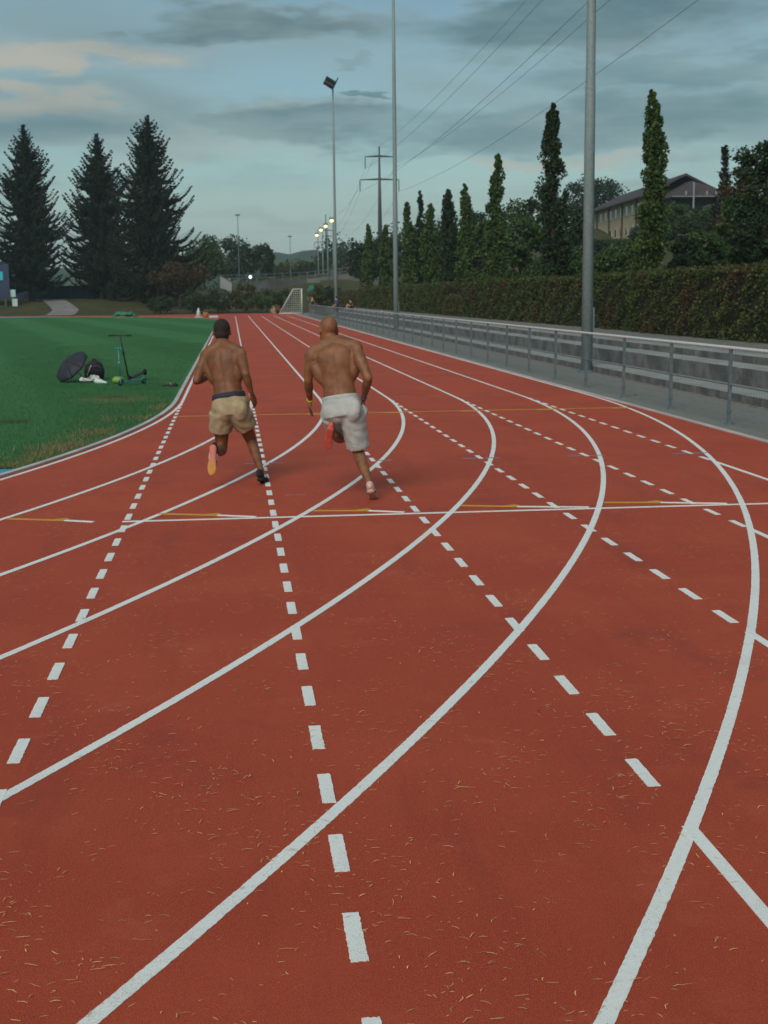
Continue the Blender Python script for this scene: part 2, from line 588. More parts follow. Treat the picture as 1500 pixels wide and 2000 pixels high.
mlamp = bpy.data.materials.new('lit_street_lamp')
mlamp.use_nodes = True
mlamp.node_tree.nodes['Principled BSDF'].inputs['Emission Color'].default_value = (1.0, .50, .16, 1)
mlamp.node_tree.nodes['Principled BSDF'].inputs['Emission Strength'].default_value = 2.6
mlamp2 = bpy.data.materials.new('lit_globe')
mlamp2.use_nodes = True
mlamp2.node_tree.nodes['Principled BSDF'].inputs['Emission Color'].default_value = (.9, .95, .85, 1)
mlamp2.node_tree.nodes['Principled BSDF'].inputs['Emission Strength'].default_value = 1.0

# ------------------------------------------------------------------ terrain
X1, YT, R1, W = -0.917, 24.46, 36.8, 1.22       # first lane line, bend tangent, inner radius, lane width
YF = YT + 84.39                                  # far bend tangent
CX = X1 - R1                                     # bend centres
XE = 6.44                                        # outer edge of the straight


def sst(a, b, x):
    t = np.clip((np.asarray(x, float) - a) / (b - a), 0, 1)
    return t * t * (3 - 2 * t)


def terrain(x, y):
    x = np.asarray(x, float)
    y = np.asarray(y, float)
    z = np.full(np.broadcast(x, y).shape, -0.06)
    z = z + 1.75 * sst(158, 176, y)
    z = z + 3.2 * sst(190, 215, y) * sst(-16, 12, x)
    z = z + (0.66 * sst(13.2, 13.3, x) + 7.0 * sst(15, 48, x)) * (1 - .45 * sst(120, 190, y))
    z = z + 3.0 * sst(32, 62, x) * sst(95, 180, y) * (1 - sst(300, 420, y))
    z = z + 1.0 * sst(-90, -130, x)
    return z


xs = np.concatenate([[-2600, -1600, -900, -500, -300, -200], np.arange(-150, 13, 6), [13.2, 13.35, 15], np.arange(18, 110, 5), [130, 170, 240, 400, 700, 1300, 2600]])
ys = np.concatenate([[-600, -300, -150, -80, -40], np.arange(-20, 156, 8), np.arange(158, 232, 3), [240, 260, 300, 380, 500, 700, 1000, 1500, 2600]])
XX, YY = np.meshgrid(xs, ys, indexing='ij')
ZZ = terrain(XX, YY)
ny = len(ys)
F = [(i * ny + j, (i + 1) * ny + j, (i + 1) * ny + j + 1, i * ny + j + 1) for i in range(len(xs) - 1) for j in range(ny - 1)]
gm = np_mesh('ground', np.stack([XX, YY, ZZ], -1).reshape(-1, 3), F, True)
tag(link('ground', gm, M_ground), kind='structure')


def poly_sheet(name, poly, z, matl, parent=None):
    bm = bmesh.new()
    vs = [bm.verts.new((p[0], p[1], z)) for p in poly]
    es = [bm.edges.new((vs[i], vs[(i + 1) % len(vs)])) for i in range(len(vs))]
    bmesh.ops.triangle_fill(bm, edges=es, use_beauty=True)
    bmesh.ops.recalc_face_normals(bm, faces=bm.faces)
    for f_ in bm.faces:
        if f_.normal.z < 0:
            f_.normal_flip()
    me = bpy.data.meshes.new(name)
    bm.to_mesh(me)
    bm.free()
    return link(name, me, matl, parent)


def arc(cx, cy, r, a0, a1, n):
    return [(cx + r * math.cos(a), cy + r * math.sin(a)) for a in np.linspace(a0, a1, n)]


RO = R1 + 6 * W + 0.15
LX = 2 * CX
poly = [(XE, -30), (XE, 150)] + [(X1 + 2, 150)] + [p for p in arc(CX, YF, RO, 0.9, math.pi, 50)] + [p for p in arc(CX, YT, RO, math.pi, 1.45 * math.pi, 30)] + [(-20, -30)]
track = tag(poly_sheet('track', poly, 0.0, M_track), kind='structure')


def stadium(r, n=96):
    return arc(CX, YF, r, 0, math.pi, n) + arc(CX, YT, r, math.pi, 2 * math.pi, n)


infield = tag(poly_sheet('infield', stadium(R1 - 0.12), 0.010, M_turf), kind='structure')
# blue D-zones at both ends of the pitch
yb = 14.85
rb = R1 - 0.125
a0 = math.asin((yb - YT) / rb)
tag(poly_sheet('blue_surface', arc(CX, YT, rb, -math.pi - a0, a0, 90), 0.016, M_blue), kind='structure')
yb2 = 138.0
a0 = math.asin((yb2 - YF) / rb)
tag(poly_sheet('blue_surface', arc(CX, YF, rb, a0, math.pi - a0, 60), 0.016, M_blue), kind='structure')


def ribbon(path, half, z0, z1, rag=0.0):
    """flat band with thickness along a 2D path"""
    P = np.array(path, float)
    T = np.gradient(P, axis=0)
    T /= np.linalg.norm(T, axis=1)[:, None] + 1e-9
    N = np.stack([T[:, 1], -T[:, 0]], 1)
    ja = 1 + RNG.normal(size=(len(P), 1)) * rag / half
    jb = 1 + RNG.normal(size=(len(P), 1)) * rag / half
    a, b = P + N * half * ja, P - N * half * jb
    mb = MB()
    n = len(P)
    vs = []
    for q, z in ((a, z0), (b, z0), (b, z1), (a, z1)):
        vs += [(x, y, z) for x, y in q]
    fs = []
    for i in range(n - 1):
        for k in range(4):
            k2 = (k + 1) % 4
            fs.append((k * n + i, k * n + i + 1, k2 * n + i + 1, k2 * n + i))
    fs.append((0, n, 2 * n, 3 * n))
    fs.append((n - 1, 4 * n - 1, 3 * n - 1, 2 * n - 1))
    mb.add(vs, fs)
    return mb


# raised inner kerb
kp = arc(CX, YT, R1 - 0.12, -math.pi / 2, 0, 160)[:-1] + [(X1 - .12, y) for y in np.linspace(YT, YF, 40)] + arc(CX, YF, R1 - 0.12, 0, math.pi / 2, 90)[1:]
kb = ribbon(kp, 0.035, -0.02, 0.022).build('kerb', M_kerb)
tag(kb, kind='structure')
fix_normals(kb.data)

# lane lines: straight, then round the near bend (solid)
for k in range(7):
    r = R1 + W * k
    x = X1 + W * k
    path = [(x, y) for y in np.linspace(YF + (0 if k == 0 else 22 if k < 6 else 30), YT, 60)][:-1] + arc(CX, YT, r, 0, -.30, 300)[:-1] + arc(CX, YT, r, -.30, -.80, 1300)[:-1] + arc(CX, YT, r, -.80, -1.9, 60)
    if k == 6:
        x = X1 + W * 6 - .012
    o = ribbon(path, 0.025, 0.0008, 0.0026, .0009).build('lane_line', M_white, track)
    fix_normals(o.data)
    if k == 0:
        p2 = arc(CX, YF, r, 0.002, 1.7, 80)
        o = ribbon(p2, 0.025, 0.0008, 0.0026).build('lane_line', M_white, track)
        fix_normals(o.data)
# solid lines of the straight beyond the outermost curved line (the chute)
for k in range(1, 6):
    x = X1 + W * k
    y0 = YT - math.sqrt((R1 + 6 * W) ** 2 - (x - CX) ** 2)
    if y0 > -2:
        o = ribbon([(x, y0 + .02), (x, y0 - 2), (x, -12)], 0.025, 0.0008, 0.0036).build('lane_line', M_white, track)
        fix_normals(o.data)
# dashes of the straight inside the bend
dms = []
for i in range(6):
    yy_ = np.linspace(-.15, .15, 26)
    pl = [(.025 + RNG.normal() * .0011, y_) for y_ in yy_] + [(x_, .15 + RNG.normal() * .0016) for x_ in np.linspace(.022, -.022, 7)] + \
         [(-.025 + RNG.normal() * .0011, y_) for y_ in yy_[::-1]] + [(x_, -.15 + RNG.normal() * .0016) for x_ in np.linspace(-.022, .022, 7)]
    dms.append(MB().prism(pl, 0.0008, .0036).mesh('dash'))
for k in range(0, 6):
    x = X1 + W * k
    y0 = max(2.6, YT - math.sqrt((R1 + 6 * W) ** 2 - (x - CX) ** 2))
    y = 3.65 + 0.6 * math.ceil((y0 + .0 - 3.65) / .6)
    ys_end = YT - .9
    while y < ys_end:
        link('dash', random.choice(dms), M_white, track, (x, y, 0))
        y += 0.6
# white line across at 11.2 m with the staggered yellow starts
ribbon([(-0.95, 11.2), (XE - .05, 11.2)], 0.024, 0.001, 0.0046).build('cross_line', M_white, track)
for (a, b_, c) in [((17, 1014), (127, 1017), (183, 1020)), ((310, 1004), (425, 1007), (500, 1010)), ((612, 998), (720, 998), (790, 1001)),
                   ((900, 988), (1010, 990), (1150, 991)), ((1180, 982), (1290, 982), (1420, 984))]:
    pa, pb, pc = G(*a), G(*b_), G(*c)
    ribbon([pa[:2], pb[:2]], 0.022, 0.001, 0.0066).build('yellow_start_line', M_yellow, track)
    ribbon([pb[:2], pc[:2]], 0.022, 0.001, 0.0061).build('start_line', M_white, track)
    q = pb + np.array([-.03, .06, 0])
    ribbon([q[:2] - np.array([.06, 0.02]), q[:2] + np.array([.05, .02])], 0.035, 0.001, 0.0056).build('yellow_tick', M_yellow, track)
ribbon([(X1, 21.2), (XE - .2, 21.2)], 0.025, 0.001, 0.0046).build('yellow_cross_line', M_yellow, track)
for k in range(6):
    xr = X1 + W * (k + 1) - .10
    ribbon([(xr - .30, 21.12), (xr, 21.12)], 0.05, 0.001, 0.0042).build('yellow_tick', M_yellow, track)
for k in range(6):
    xl = X1 + W * k
    ribbon([(xl + .10, 31.7), (xl + W - .14, 31.7)], 0.03, 0.001, 0.0035).build('faded_line', M_faint, track)
    for s in (-1, 1):
        if k:
            ribbon([(xl + s * .13 - .08, 14.95), (xl + s * .13 + .08, 14.95)], 0.028, 0.001, 0.0042).build('lilac_tick', M_lilac, track)
            ribbon([(xl + s * .32 - .16, 24.45), (xl + s * .32 + .12, 24.5)], 0.03, 0.001, 0.0036).build('faded_tick', M_faint, track)
ribbon([(.46, 12.46), (.62, 12.48)], 0.012, 0.001, 0.0035).build('chalk_mark', M_faint, track)
for xx_ in (.46, .62):
    ribbon([(xx_ - .018, 12.47), (xx_ + .018, 12.47)], 0.03, 0.001, 0.0040).build('chalk_mark', M_faint, track)

# ------------------------------------------------------------------ right side: edging, walkway, steps, terrace
ed = ribbon([(XE + .05, -30), (XE + .05, 60), (XE + .05, 150)], 0.05, -0.05, 0.012).build('edging', M_edge)
fix_normals(ed.data)
tag(ed, kind='structure')
wk = MB().box((XE + .10, -30, -.12), (8.40, 150, -0.004)).build('walkway', M_pave)
tag(wk, kind='structure')
steps = empty('steps', (8.4, 20, 0))
tag(steps, kind='structure')
for (xa, xb, za, zb) in ((8.37, 9.17, -.1, .15), (9.15, 9.77, -.1, .475), (9.75, 10.25, -.1, .63)):
    L = 3.992
    sm = MB().box((0, 0, za), (xb - xa, L, zb)).mesh('step_block')
    bm = bmesh.new()
    bm.from_mesh(sm)
    bmesh.ops.bevel(bm, geom=bm.edges[:], offset=.012, segments=1, affect='EDGES')
    bm.to_mesh(sm)
    bm.free()
    for i in range(34):
        o = link('step_block', sm, M_conc, steps, (xa - 8.4 + random.uniform(-.004, .004), -16 + i * 4.0 - 20, random.uniform(-.004, .004)))
tag(MB().box((10.26, -30, -.1), (13.30, 150, .622)).build('terrace', M_terr), kind='structure')

# railing along the walkway
fence = empty('railing', (6.85, 20, 0), 'long grey steel railing with wire mesh along the outer edge of the track', 'railing')
FY0, FY1 = 5.25, 121.6
MB().tube([(0, FY0 - 20, 1.06), (0, FY1 - 20, 1.06)], .023, 10).build('top_rail', M_rail, fence, True)
MB().tube([(0, FY0 - 20, .55), (0, FY1 - 20, .55)], .011, 8).build('mid_rail', M_post, fence, True)
pm = MB()
pm.box((-.023, -.018, -.02), (.023, .018, 1.035)).box((-.05, -.05, -.01), (.05, .05, .010))
pm.box((-.028, -.026, .88), (.028, .026, .93)).box((-.028, -.026, .16), (.028, .026, .20))
pmm = pm.mesh('post')
y = FY0
while y < FY1:
    link('post', pmm, M_post, fence, (random.uniform(-.006, .006), y - 20, 0)).rotation_euler = (random.uniform(-.008, .008), random.uniform(-.01, .01), 0)
    y += 2.585
# wire mesh infill: real wires, joined (thousands of them)
V = []
Fq = []
wy = np.arange(FY0, FY1, 0.09) - 20
h = .0011
n0 = 0
vz = np.array([[-h, -h], [h, -h], [h, h], [-h, h]])
base = np.concatenate([np.repeat(wy, 8)[:, None]], 1)
blk = np.array([[vz[k % 4][0] - .03, vz[k % 4][1], 0.10 if k < 4 else 1.03] for k in range(8)])
V = np.tile(blk, (len(wy), 1))
V[:, 1] += np.repeat(wy, 8)
fq = np.array([[0, 1, 5, 4], [1, 2, 6, 5], [2, 3, 7, 6], [3, 0, 4, 7]])
Fq = (np.tile(fq, (len(wy), 1)) + np.repeat(np.arange(len(wy)) * 8, 4)[:, None])
V2 = []
F2 = []
for i, zq in enumerate(np.arange(.14, 1.03, .11)):
    b0 = len(V) + 8 * i
    V2 += [(-.03 + vz[k % 4][0], FY0 - 20 if k < 4 else FY1 - 20, zq + vz[k % 4][1]) for k in range(8)]
    F2 += [tuple(q + b0) for q in fq]
me = np_mesh('wire_mesh', np.vstack([V, V2]), np.vstack([Fq, F2]))
tag(link('wire_mesh', me, M_wire, fence), kind='stuff')
MB().box((-.02, -.02, 0), (.02, .02, .06)).build('orange_reflector', mat('orange_reflector', (.8, .3, .02), .4), fence, loc=(0, 42.5, 1.08))


# ------------------------------------------------------------------ foliage
def leaves_np(P, size, aspect=.55, up=0.0, rng=RNG):
    """one rhombic leaf quad per point"""
    n = len(P)
    d = rng.normal(size=(n, 3))
    d[:, 2] += up
    d /= np.linalg.norm(d, axis=1)[:, None]
    e = rng.normal(size=(n, 3))
    e = np.cross(d, e)
    e /= np.linalg.norm(e, axis=1)[:, None] + 1e-9
    s = size * rng.uniform(.6, 1.35, (n, 1))
    a = d * s * .5
    b = e * s * .5 * aspect
    V = np.stack([P - a, P + b - a * .1, P + a, P - b - a * .1], 1).reshape(-1, 3)
    return V, np.arange(4 * n).reshape(-1, 4)


def clump_points(centers, radii, n, rng=RNG, squash=.8):
    idx = rng.integers(0, len(centers), n)
    d = rng.normal(size=(n, 3))
    d /= np.linalg.norm(d, axis=1)[:, None]
    r = rng.uniform(.35, 1.0, (n, 1)) ** .6 * (1 + .15 * rng.normal(size=(n, 1)))
    return centers[idx] + d * r * radii[idx][:, None] * np.array([1, 1, squash])


def broad_crown(rx, ry, z0, z1, n, leaf, nclump=38, seed=0, tilt=0):
    rng = np.random.default_rng(seed)
    cz, rz = (z0 + z1) / 2, (z1 - z0) / 2
    d = rng.normal(size=(nclump, 3))
    d /= np.linalg.norm(d, axis=1)[:, None]
    rr = rng.uniform(.25, 1, nclump) ** .45
    cr = rng.uniform(.20, .38, nclump) * (rx + ry + min(rz, rx)) / 3
    c = d * rr[:, None] * np.array([rx, ry, rz]) * .80
    c[:, 2] = np.where(c[:, 2] < -.6 * rz, c[:, 2] * .7, c[:, 2])
    c[:, 2] += cz
    c[:, 2] = np.minimum(c[:, 2], z1 - cr * .8)
    P = clump_points(c, cr, n, rng)
    V, F = leaves_np(P, leaf, .6, .1, rng)
    return V, F, c


def trunk_mb(h0, r, crown_c, rng, nl=6):
    mb = MB()
    top = np.array([rng.uniform(-.2, .2), rng.uniform(-.2, .2), h0])
    mb.tube([(0, 0, -.3), (r * .2, 0, h0 * .4), tuple(top)], [r * 1.15, r * .9, r * .6], 8)
    for i in rng.choice(len(crown_c), min(nl, len(crown_c)), replace=False):
        c = crown_c[i]
        midp = (top + c) / 2 + np.array([0, 0, -.1 * h0])
        mb.tube([tuple(top * .9), tuple(midp), tuple(c)], [r * .5, r * .3, r * .12], 5)
    return mb


TREE_SEED = [100]


def broad_tree(px, Y, top_py, wpx, matl, label, name='broadleaf_tree', cat='tree', group=None, n=3500, leaf=.35, low=.12, dz=0.0, depth=1.0, nclump=38):
    p = atY(px, top_py, Y)
    zb = float(terrain(p[0], Y)) + dz
    H = max(p[2] - zb, .8)
    rx = wpx / FOC * Y / 2
    TREE_SEED[0] += 1
    V, F, c = broad_crown(rx, rx * depth, H * low, H, n, leaf, nclump, TREE_SEED[0])
    t = empty(name, (p[0], Y, zb), label, cat, group)
    link('crown', np_mesh('crown', V, F), matl, t)
    rng = np.random.default_rng(TREE_SEED[0])
    trunk_mb(H * max(low, .3), max(.09, H * .022), c, rng).build('trunk', M_bark, t, True)
    return t


def columnar_tree(px, X, top_py, wpx, matl, label, n=5200, leaf=.16, seed=1, gaps=.0):
    p = atX(px, top_py, X)
    zb = .60
    H = p[2] - zb
    Rm = 1.16 * wpx / FOC * p[1] / 2
    rng = np.random.default_rng(seed)
    nc = 260
    tz = rng.uniform(.02, 1, nc) ** .9
    prof = np.interp(tz, [0, .06, .25, .5, .7, .85, .95, 1], [.7, .9, 1, .95, .80, .58, .36, .08])
    prof *= 1 + .10 * np.sin(tz * 23 + seed) * rng.uniform(.2, 1, nc)
    ang = rng.uniform(0, 2 * math.pi, nc)
    rad = Rm * prof * rng.uniform(.20, .76, nc)
    drift = .14 * Rm * np.sin(tz * 7 + seed * 2)
    c = np.stack([rad * np.cos(ang) + drift, rad * np.sin(ang), tz * H], 1)
    c = np.vstack([c, [[drift[0] * 0, 0, H * (.985)], [0.03, 0, H * .95]]])
    cr = Rm * np.concatenate([prof * rng.uniform(.22, .42, nc), [.10, .16]])
    keep = rng.uniform(size=len(c)) > gaps * (c[:, 2] / H > .45)
    keep[-2:] = True
    c, cr = c[keep], cr[keep]
    P = clump_points(c, cr, int(n * 1.5), rng, 1.5)
    V, F = leaves_np(P, leaf, .62, .5, rng)
    t = empty('columnar_tree', (p[0], p[1], zb), label, 'tree', 'slim columnar trees in a row behind the hedge')
    link('crown', np_mesh('crown', V, F), matl, t)
    mb = MB().tube([(0, 0, -.2), (0, 0, H * .5), (drift.mean(), 0, H * .93)], [.13, .09, .02], 7)
    for i in range(0, min(40, len(c)), 2):
        z = max(.3, c[i][2] - .6)
        mb.tube([(0, 0, z), tuple(c[i] * np.array([.5, .5, 1]) + np.array([0, 0, -.1])), tuple(c[i])], [.035, .022, .01], 4)
    mb.build('trunk', M_bark, t, True)
    return t


def spruce(px, Y, top_py, wpx, label, seed, lean=0.0, nb=11):
    p = atY(px, top_py, Y)
    zb = float(terrain(p[0], Y)) - .1
    H = p[2] - zb
    R = wpx / FOC * Y / 2
    rng = np.random.default_rng(seed)
    t = empty('spruce_tree', (p[0], Y, zb), label, 'tree', 'tall dark spruces beyond the far bend')
    MB().tube([(0, 0, -.5), (0, 0, H * .4), (lean, 0, H * .98)], [.42, .30, .03], 9).build('trunk', M_bark, t, True)
    P0 = []
    D = []
    S = []
    limb = MB()
    z = H * .115
    while z < H * .985:
        q = z / H
        Lm = R * (np.interp(q, [0, .12, .3, .5, .7, .85, .95, 1], [.82, 1, 1, .88, .64, .41, .20, .06]))
        k = nb if q < .8 else 7
        a_off = rng.uniform(0, 6.28)
        for i in range(k):
            a = a_off + i * 6.2832 / k + rng.uniform(-.25, .25)
            L = Lm * rng.uniform(.45, 1.2) * (1 + .20 * math.sin(2 * a + seed + z * .9) + .13 * math.sin(3 * a - z * 1.7 + seed * 2))
            L = min(L, 1.18 * Lm)
            if math.sin(a * 1.0 + z * 1.1 + seed * 3) > .93:
                continue
            if rng.uniform() < .06:
                continue
            ca, sa = math.cos(a), math.sin(a)
            m_ = max(5, int(L / .20))
            tt = np.linspace(.06, 1, m_)
            dr = rng.uniform(.26, .44)
            zz_ = z + L * (-dr * np.sin(tt * 2.2) + .30 * tt ** 3 * (0.5 + q))
            xx_ = L * tt
            pts = np.stack([xx_ * ca + lean * q, xx_ * sa, zz_], 1)
            if q < .9:
                limb.tube([tuple(pts[0]), tuple(pts[m_ // 2]), tuple(pts[-1])], [.05, .03, .01], 3, False)
            for s in (-1, 1):
                for rep in range(3):
                    w = (.22 + .42 * (1 - tt)) * min(1, L / 1.8) * rng.uniform(.6, 1.2, m_)
                    side = np.stack([-sa * s * np.ones(m_), ca * s * np.ones(m_), np.zeros(m_)], 1)
                    outw = np.array([ca, sa, 0])
                    dirv = side * rng.uniform(.3, .9, (m_, 1)) + outw * rng.uniform(.2, .7, (m_, 1)) + np.stack([np.zeros(m_), np.zeros(m_), -rng.uniform(.45, 1.5, m_)], 1)
                    dirv /= np.linalg.norm(dirv, axis=1)[:, None]
                    P0.append(pts)
                    D.append(dirv)
                    S.append(w)
            P0.append(pts[-2:])
            D.append(np.array([[ca * .9, sa * .9, .12]] * 2))
            S.append(np.array([.28, .34]) * min(1, L / 1.5))
        z += max(.24, H * .0150) * rng.uniform(.8, 1.25) * (1 if q < .8 else .7)
    # leader
    for zq in np.arange(H * .93, H, .10):
        for i in range(4):
            a = rng.uniform(0, 6.28)
            P0.append(np.array([[lean, 0, zq]]))
            D.append(np.array([[math.cos(a) * .75, math.sin(a) * .75, .66]]))
            S.append(np.array([.42]))
    P0 = np.vstack(P0)
    D = np.vstack(D)
    S = np.concatenate(S)[:, None]
    e = np.cross(D, rng.normal(size=D.shape))
    e /= np.linalg.norm(e, axis=1)[:, None] + 1e-9
    wd = rng.uniform(.10, .19, (len(S), 1))
    V = np.stack([P0 - e * wd * .5, P0 + D * S * .55 - e * wd, P0 + D * S, P0 + D * S * .55 + e * wd], 1).reshape(-1, 3)
    link('crown', np_mesh('crown', V, np.arange(len(V)).reshape(-1, 4)), M_spruce, t)
    limb.build('branches', M_bark, t)
    return t


def hedge(y0, y1, x0, x1, z0, z1, label, dens=520, leaf=.075, brown=.25, seed=0):
    rng = np.random.default_rng(seed)
    t = empty('hedge', ((x0 + x1) / 2, (y0 + y1) / 2, z0), label, 'hedge', 'clipped hedge blocks along the terrace')
    hx, hy, hz = (x1 - x0) / 2, (y1 - y0) / 2, z1 - z0
    MB().box((-hx + .14, -hy + .14, .0), (hx - .14, hy - .14, hz - .14)).build('inner_twigs', M_hcore, t)
    faces = [('x', -1, 2 * hy, hz), ('x', 1, 2 * hy, hz), ('y', -1, 2 * hx, hz), ('y', 1, 2 * hx, hz), ('z', 1, 2 * hx, 2 * hy)]
    P = []
    for ax, s, a, b in faces:
        k = int(a * b * dens * (.3 if (ax == 'x' and s == 1) else 1.0))
        u = rng.uniform(-.5, .5, k) * a
        v = rng.uniform(0, 1, k) * b
        lump = .06 * np.sin(u * 2.3 + seed) * np.sin(v * 3.1 + seed * 2) + .05 * np.sin(u * 5.7 + 2 * v) + .035 * np.sin(v * 9 + u * 3)
        hole = np.maximum(0, np.sin(u * 1.3 + seed * 3) * np.sin(v * 4.1 + u * .7 + seed) - .72) * .5
        dep = lump * 1.5 - np.abs(rng.normal(size=k)) * .085 - hole
        if ax == 'x':
            p = np.stack([s * (hx + dep), u, v], 1)
        elif ax == 'y':
            p = np.stack([u, s * (hy + dep), v], 1)
        else:
            p = np.stack([u, v - hy, hz + dep * .7], 1)
        P.append(p)
    P = np.vstack(P)
    nz = np.sin(P[:, 1] * 1.7 + seed) + np.sin(P[:, 1] * .6 + P[:, 2] * 2.5 + seed * 1.3) + rng.normal(size=len(P)) * .8
    isb = nz > np.quantile(nz, 1 - brown)
    for nm, msk, mm in (('foliage', ~isb, M_hedge), ('brown_foliage', isb, M_hedger)):
        V, F = leaves_np(P[msk], leaf, .65, .1, rng)
        link(nm, np_mesh(nm, V, F), mm, t)
    return t


# clipped hedge blocks (front face at X = 12.4)
def hy(px):
    return float(atX(px, 600, 12.4)[1])


hedge(15.5, hy(1237), 12.25, 13.6, .62, 2.43, 'tall nearest hedge block with browning leaves at the right edge of the picture', 560, .075, .22, 1)
hedge(hy(1236) + .12, hy(1043), 12.42, 13.6, .62, 2.42, 'hedge block directly behind the near tall light pole', 460, .08, .18, 2)
hedge(hy(1042) + .12, hy(931), 12.38, 13.6, .62, 2.46, 'hedge block left of the one behind the near light pole', 400, .09, .2, 3)
hedge(hy(930) + .3, hy(906), 12.30, 13.6, .62, 2.42, 'short dark hedge block beside the low clipped shrub', 400, .09, .3, 4)
hedge(hy(905) + .1, hy(873), 12.30, 13.2, .62, 1.72, 'low square clipped shrub in the gap of the hedge', 400, .09, .3, 5)
hedge(hy(872) + .1, hy(812), 12.38, 13.6, .62, 2.48, 'hedge block left of the low square shrub', 320, .10, .12, 6)
hedge(hy(811) + .3, hy(737), 12.38, 13.6, .62, 2.48, 'hedge block behind the middle light pole', 260, .12, .1, 7)
hedge(hy(736) + .6, hy(700), 12.38, 13.6, .62, 2.45, 'far hedge block with yellow green leaves near the far pole', 200, .14, .08, 8)
hedge(hy(698) + .6, 178, 12.45, 13.8, .62, 2.3, 'farthest dark hedge block behind the people at the far railing', 120, .16, .35, 9)

# columnar trees behind the hedge, near to far
columnar_tree(1277, 14.1, 178, 66, M_colg, 'nearest slim columnar tree, tall and bright green, right of the near light pole', 9500, .13, 11, .15)
columnar_tree(1082, 14.1, 203, 58, M_cold, 'tall dark columnar tree just left of the near light pole', 9500, .15, 12, .05)
columnar_tree(970, 14.1, 302, 44, M_colg, 'slim green columnar tree, third from the right edge', 7000, .16, 13, .05)
columnar_tree(908, 14.1, 360, 40, M_colg, 'thin green columnar tree with an open leaning top', 4200, .17, 14, .3)
columnar_tree(878, 15.4, 371, 46, M_cold, 'broad near-black columnar tree behind the open-topped one', 5000, .20, 15, .1)
columnar_tree(838, 14.1, 399, 36, M_colg, 'olive green columnar tree right of the darkest slim one', 4200, .20, 16, .05)
columnar_tree(820, 15.4, 374, 26, M_cold, 'very thin near-black columnar tree with a spiky tip', 3000, .22, 17, .1)
columnar_tree(797, 14.1, 396, 34, M_colg, 'green columnar tree just right of the middle light pole', 4000, .22, 18, .05)
columnar_tree(752, 14.1, 440, 28, M_colg, 'stubby olive columnar tree just left of the middle light pole', 3000, .24, 19, .05)
columnar_tree(718, 14.1, 438, 24, M_colg, 'farthest slim light green columnar tree at the end of the row', 3000, .25, 20, .05)

# broadleaf masses on the bank at the right
GR = 'leafy trees on the bank behind the hedge'
for i, (px, Y, tp, wp, mm, lab, n, leaf) in enumerate([
        (1490, 48, 235, 150, M_leafd, 'big dark tree cut off by the right edge of the picture', 9000, .15),
        (1462, 56, 330, 130, M_leaf, 'green bushy tree below the dark conifer near the right edge', 7000, .18),
        (1400, 52, 430, 150, M_leaf, 'wide green shrub below the balcony of the gabled house', 7000, .16),
        (1340, 50, 452, 120, M_leafd, 'dark shrub right of the nearest columnar tree', 6000, .16),
        (1215, 56, 466, 120, M_leaf, 'green shrub below the cream house wall', 6500, .17),
        (1185, 62, 480, 110, M_leafd, 'dim shrub just right of the near light pole', 5000, .18),
        (1128, 70, 470, 90, M_leaf, 'green shrub between the near light pole and dark columnar tree', 5000, .2),
        (1020, 84, 396, 120, M_leaf, 'round light green tree between the dark and third columnar trees', 8000, .22),
        (945, 92, 406, 76, M_leaf, 'bright green round tree left of the third columnar tree', 5000, .24),
        (1060, 118, 330, 110, M_leafd, 'tall dim tree rising behind the dark columnar tree', 5000, .30),
        (1160, 250, 334, 140, M_leafd, 'dark spreading tree behind the near light pole and house', 7000, .5),
        (1450, 72, 300, 110, M_leafr, 'brownish tree beside the dark conifer at the right', 5000, .24),
        (1275, 120, 440, 110, M_leafd, 'dim tree below the cream house, half hidden by the nearest columnar tree', 4000, .3),
        (1360, 118, 428, 100, M_leafd, 'dark tree right under the gabled house balcony', 4000, .3),
        (1440, 116, 380, 90, M_leafd, 'dark tree at the right end of the gabled roof', 4000, .3),
        (1005, 112, 372, 90, M_leaf, 'fuller green tree behind the third columnar tree', 5200, .28),
        (1110, 110, 392, 110, M_leafd, 'full dark green tree behind the near light pole, left of the houses', 5600, .28),
        (935, 128, 398, 70, M_leafd, 'dark green tree between the third and fourth columnar trees', 3600, .32),
        (850, 142, 430, 60, M_leaf, 'green tree filling in behind the olive columnar tree', 2800, .36),
        (815, 150, 448, 60, M_leafd, 'dark tree low behind the thin near-black columnar tree', 2600, .38),
        (885, 130, 440, 70, M_leafd, 'dark tree filling the gap behind the open-topped columnar tree', 2600, .34),
        (770, 170, 446, 60, M_leafd, 'blue dark tree behind the middle light pole', 2500, .42),
        (740, 190, 450, 60, M_leafd, 'dark round tree right of the far tall pole', 2500, .45),
        (702, 185, 462, 56, M_leafd, 'blue dark tree just right of the far tall light pole', 2500, .45)]):
    broad_tree(px, Y, tp, wp, mm, lab, group=GR, n=n, leaf=leaf, low=.02 if Y < 110 else .1)
HS = ('left of the cream house', 'under the left end of the cream house', 'under the middle of the cream house', 'under the right end of the cream house',
      'left of the gabled house balcony', 'under the strut of the balcony', 'right of the balcony', 'at the right foot of the gabled house')
for i, (px, tp, wp) in enumerate(((1120, 452, 90), (1172, 468, 80), (1222, 474, 80), (1268, 455, 80), (1318, 396, 84), (1360, 408, 80), (1404, 400, 84), (1450, 352, 90))):
    broad_tree(px, 128 + 6 * (i % 3), tp, wp, (M_leaf, M_leafd, M_leaf, M_leafy)[i % 4], 'hillside shrub ' + HS[i], name='shrub', cat='shrub', group='shrubs on the hillside below the houses', n=3200, leaf=.30, low=.0)
# conifer against the sky at the right
t = spruce(1417, 92, 289, 46, 'small pointed dark conifer above the gabled house roof', 77, nb=7)
t['group'] = 'conifers on the right bank'

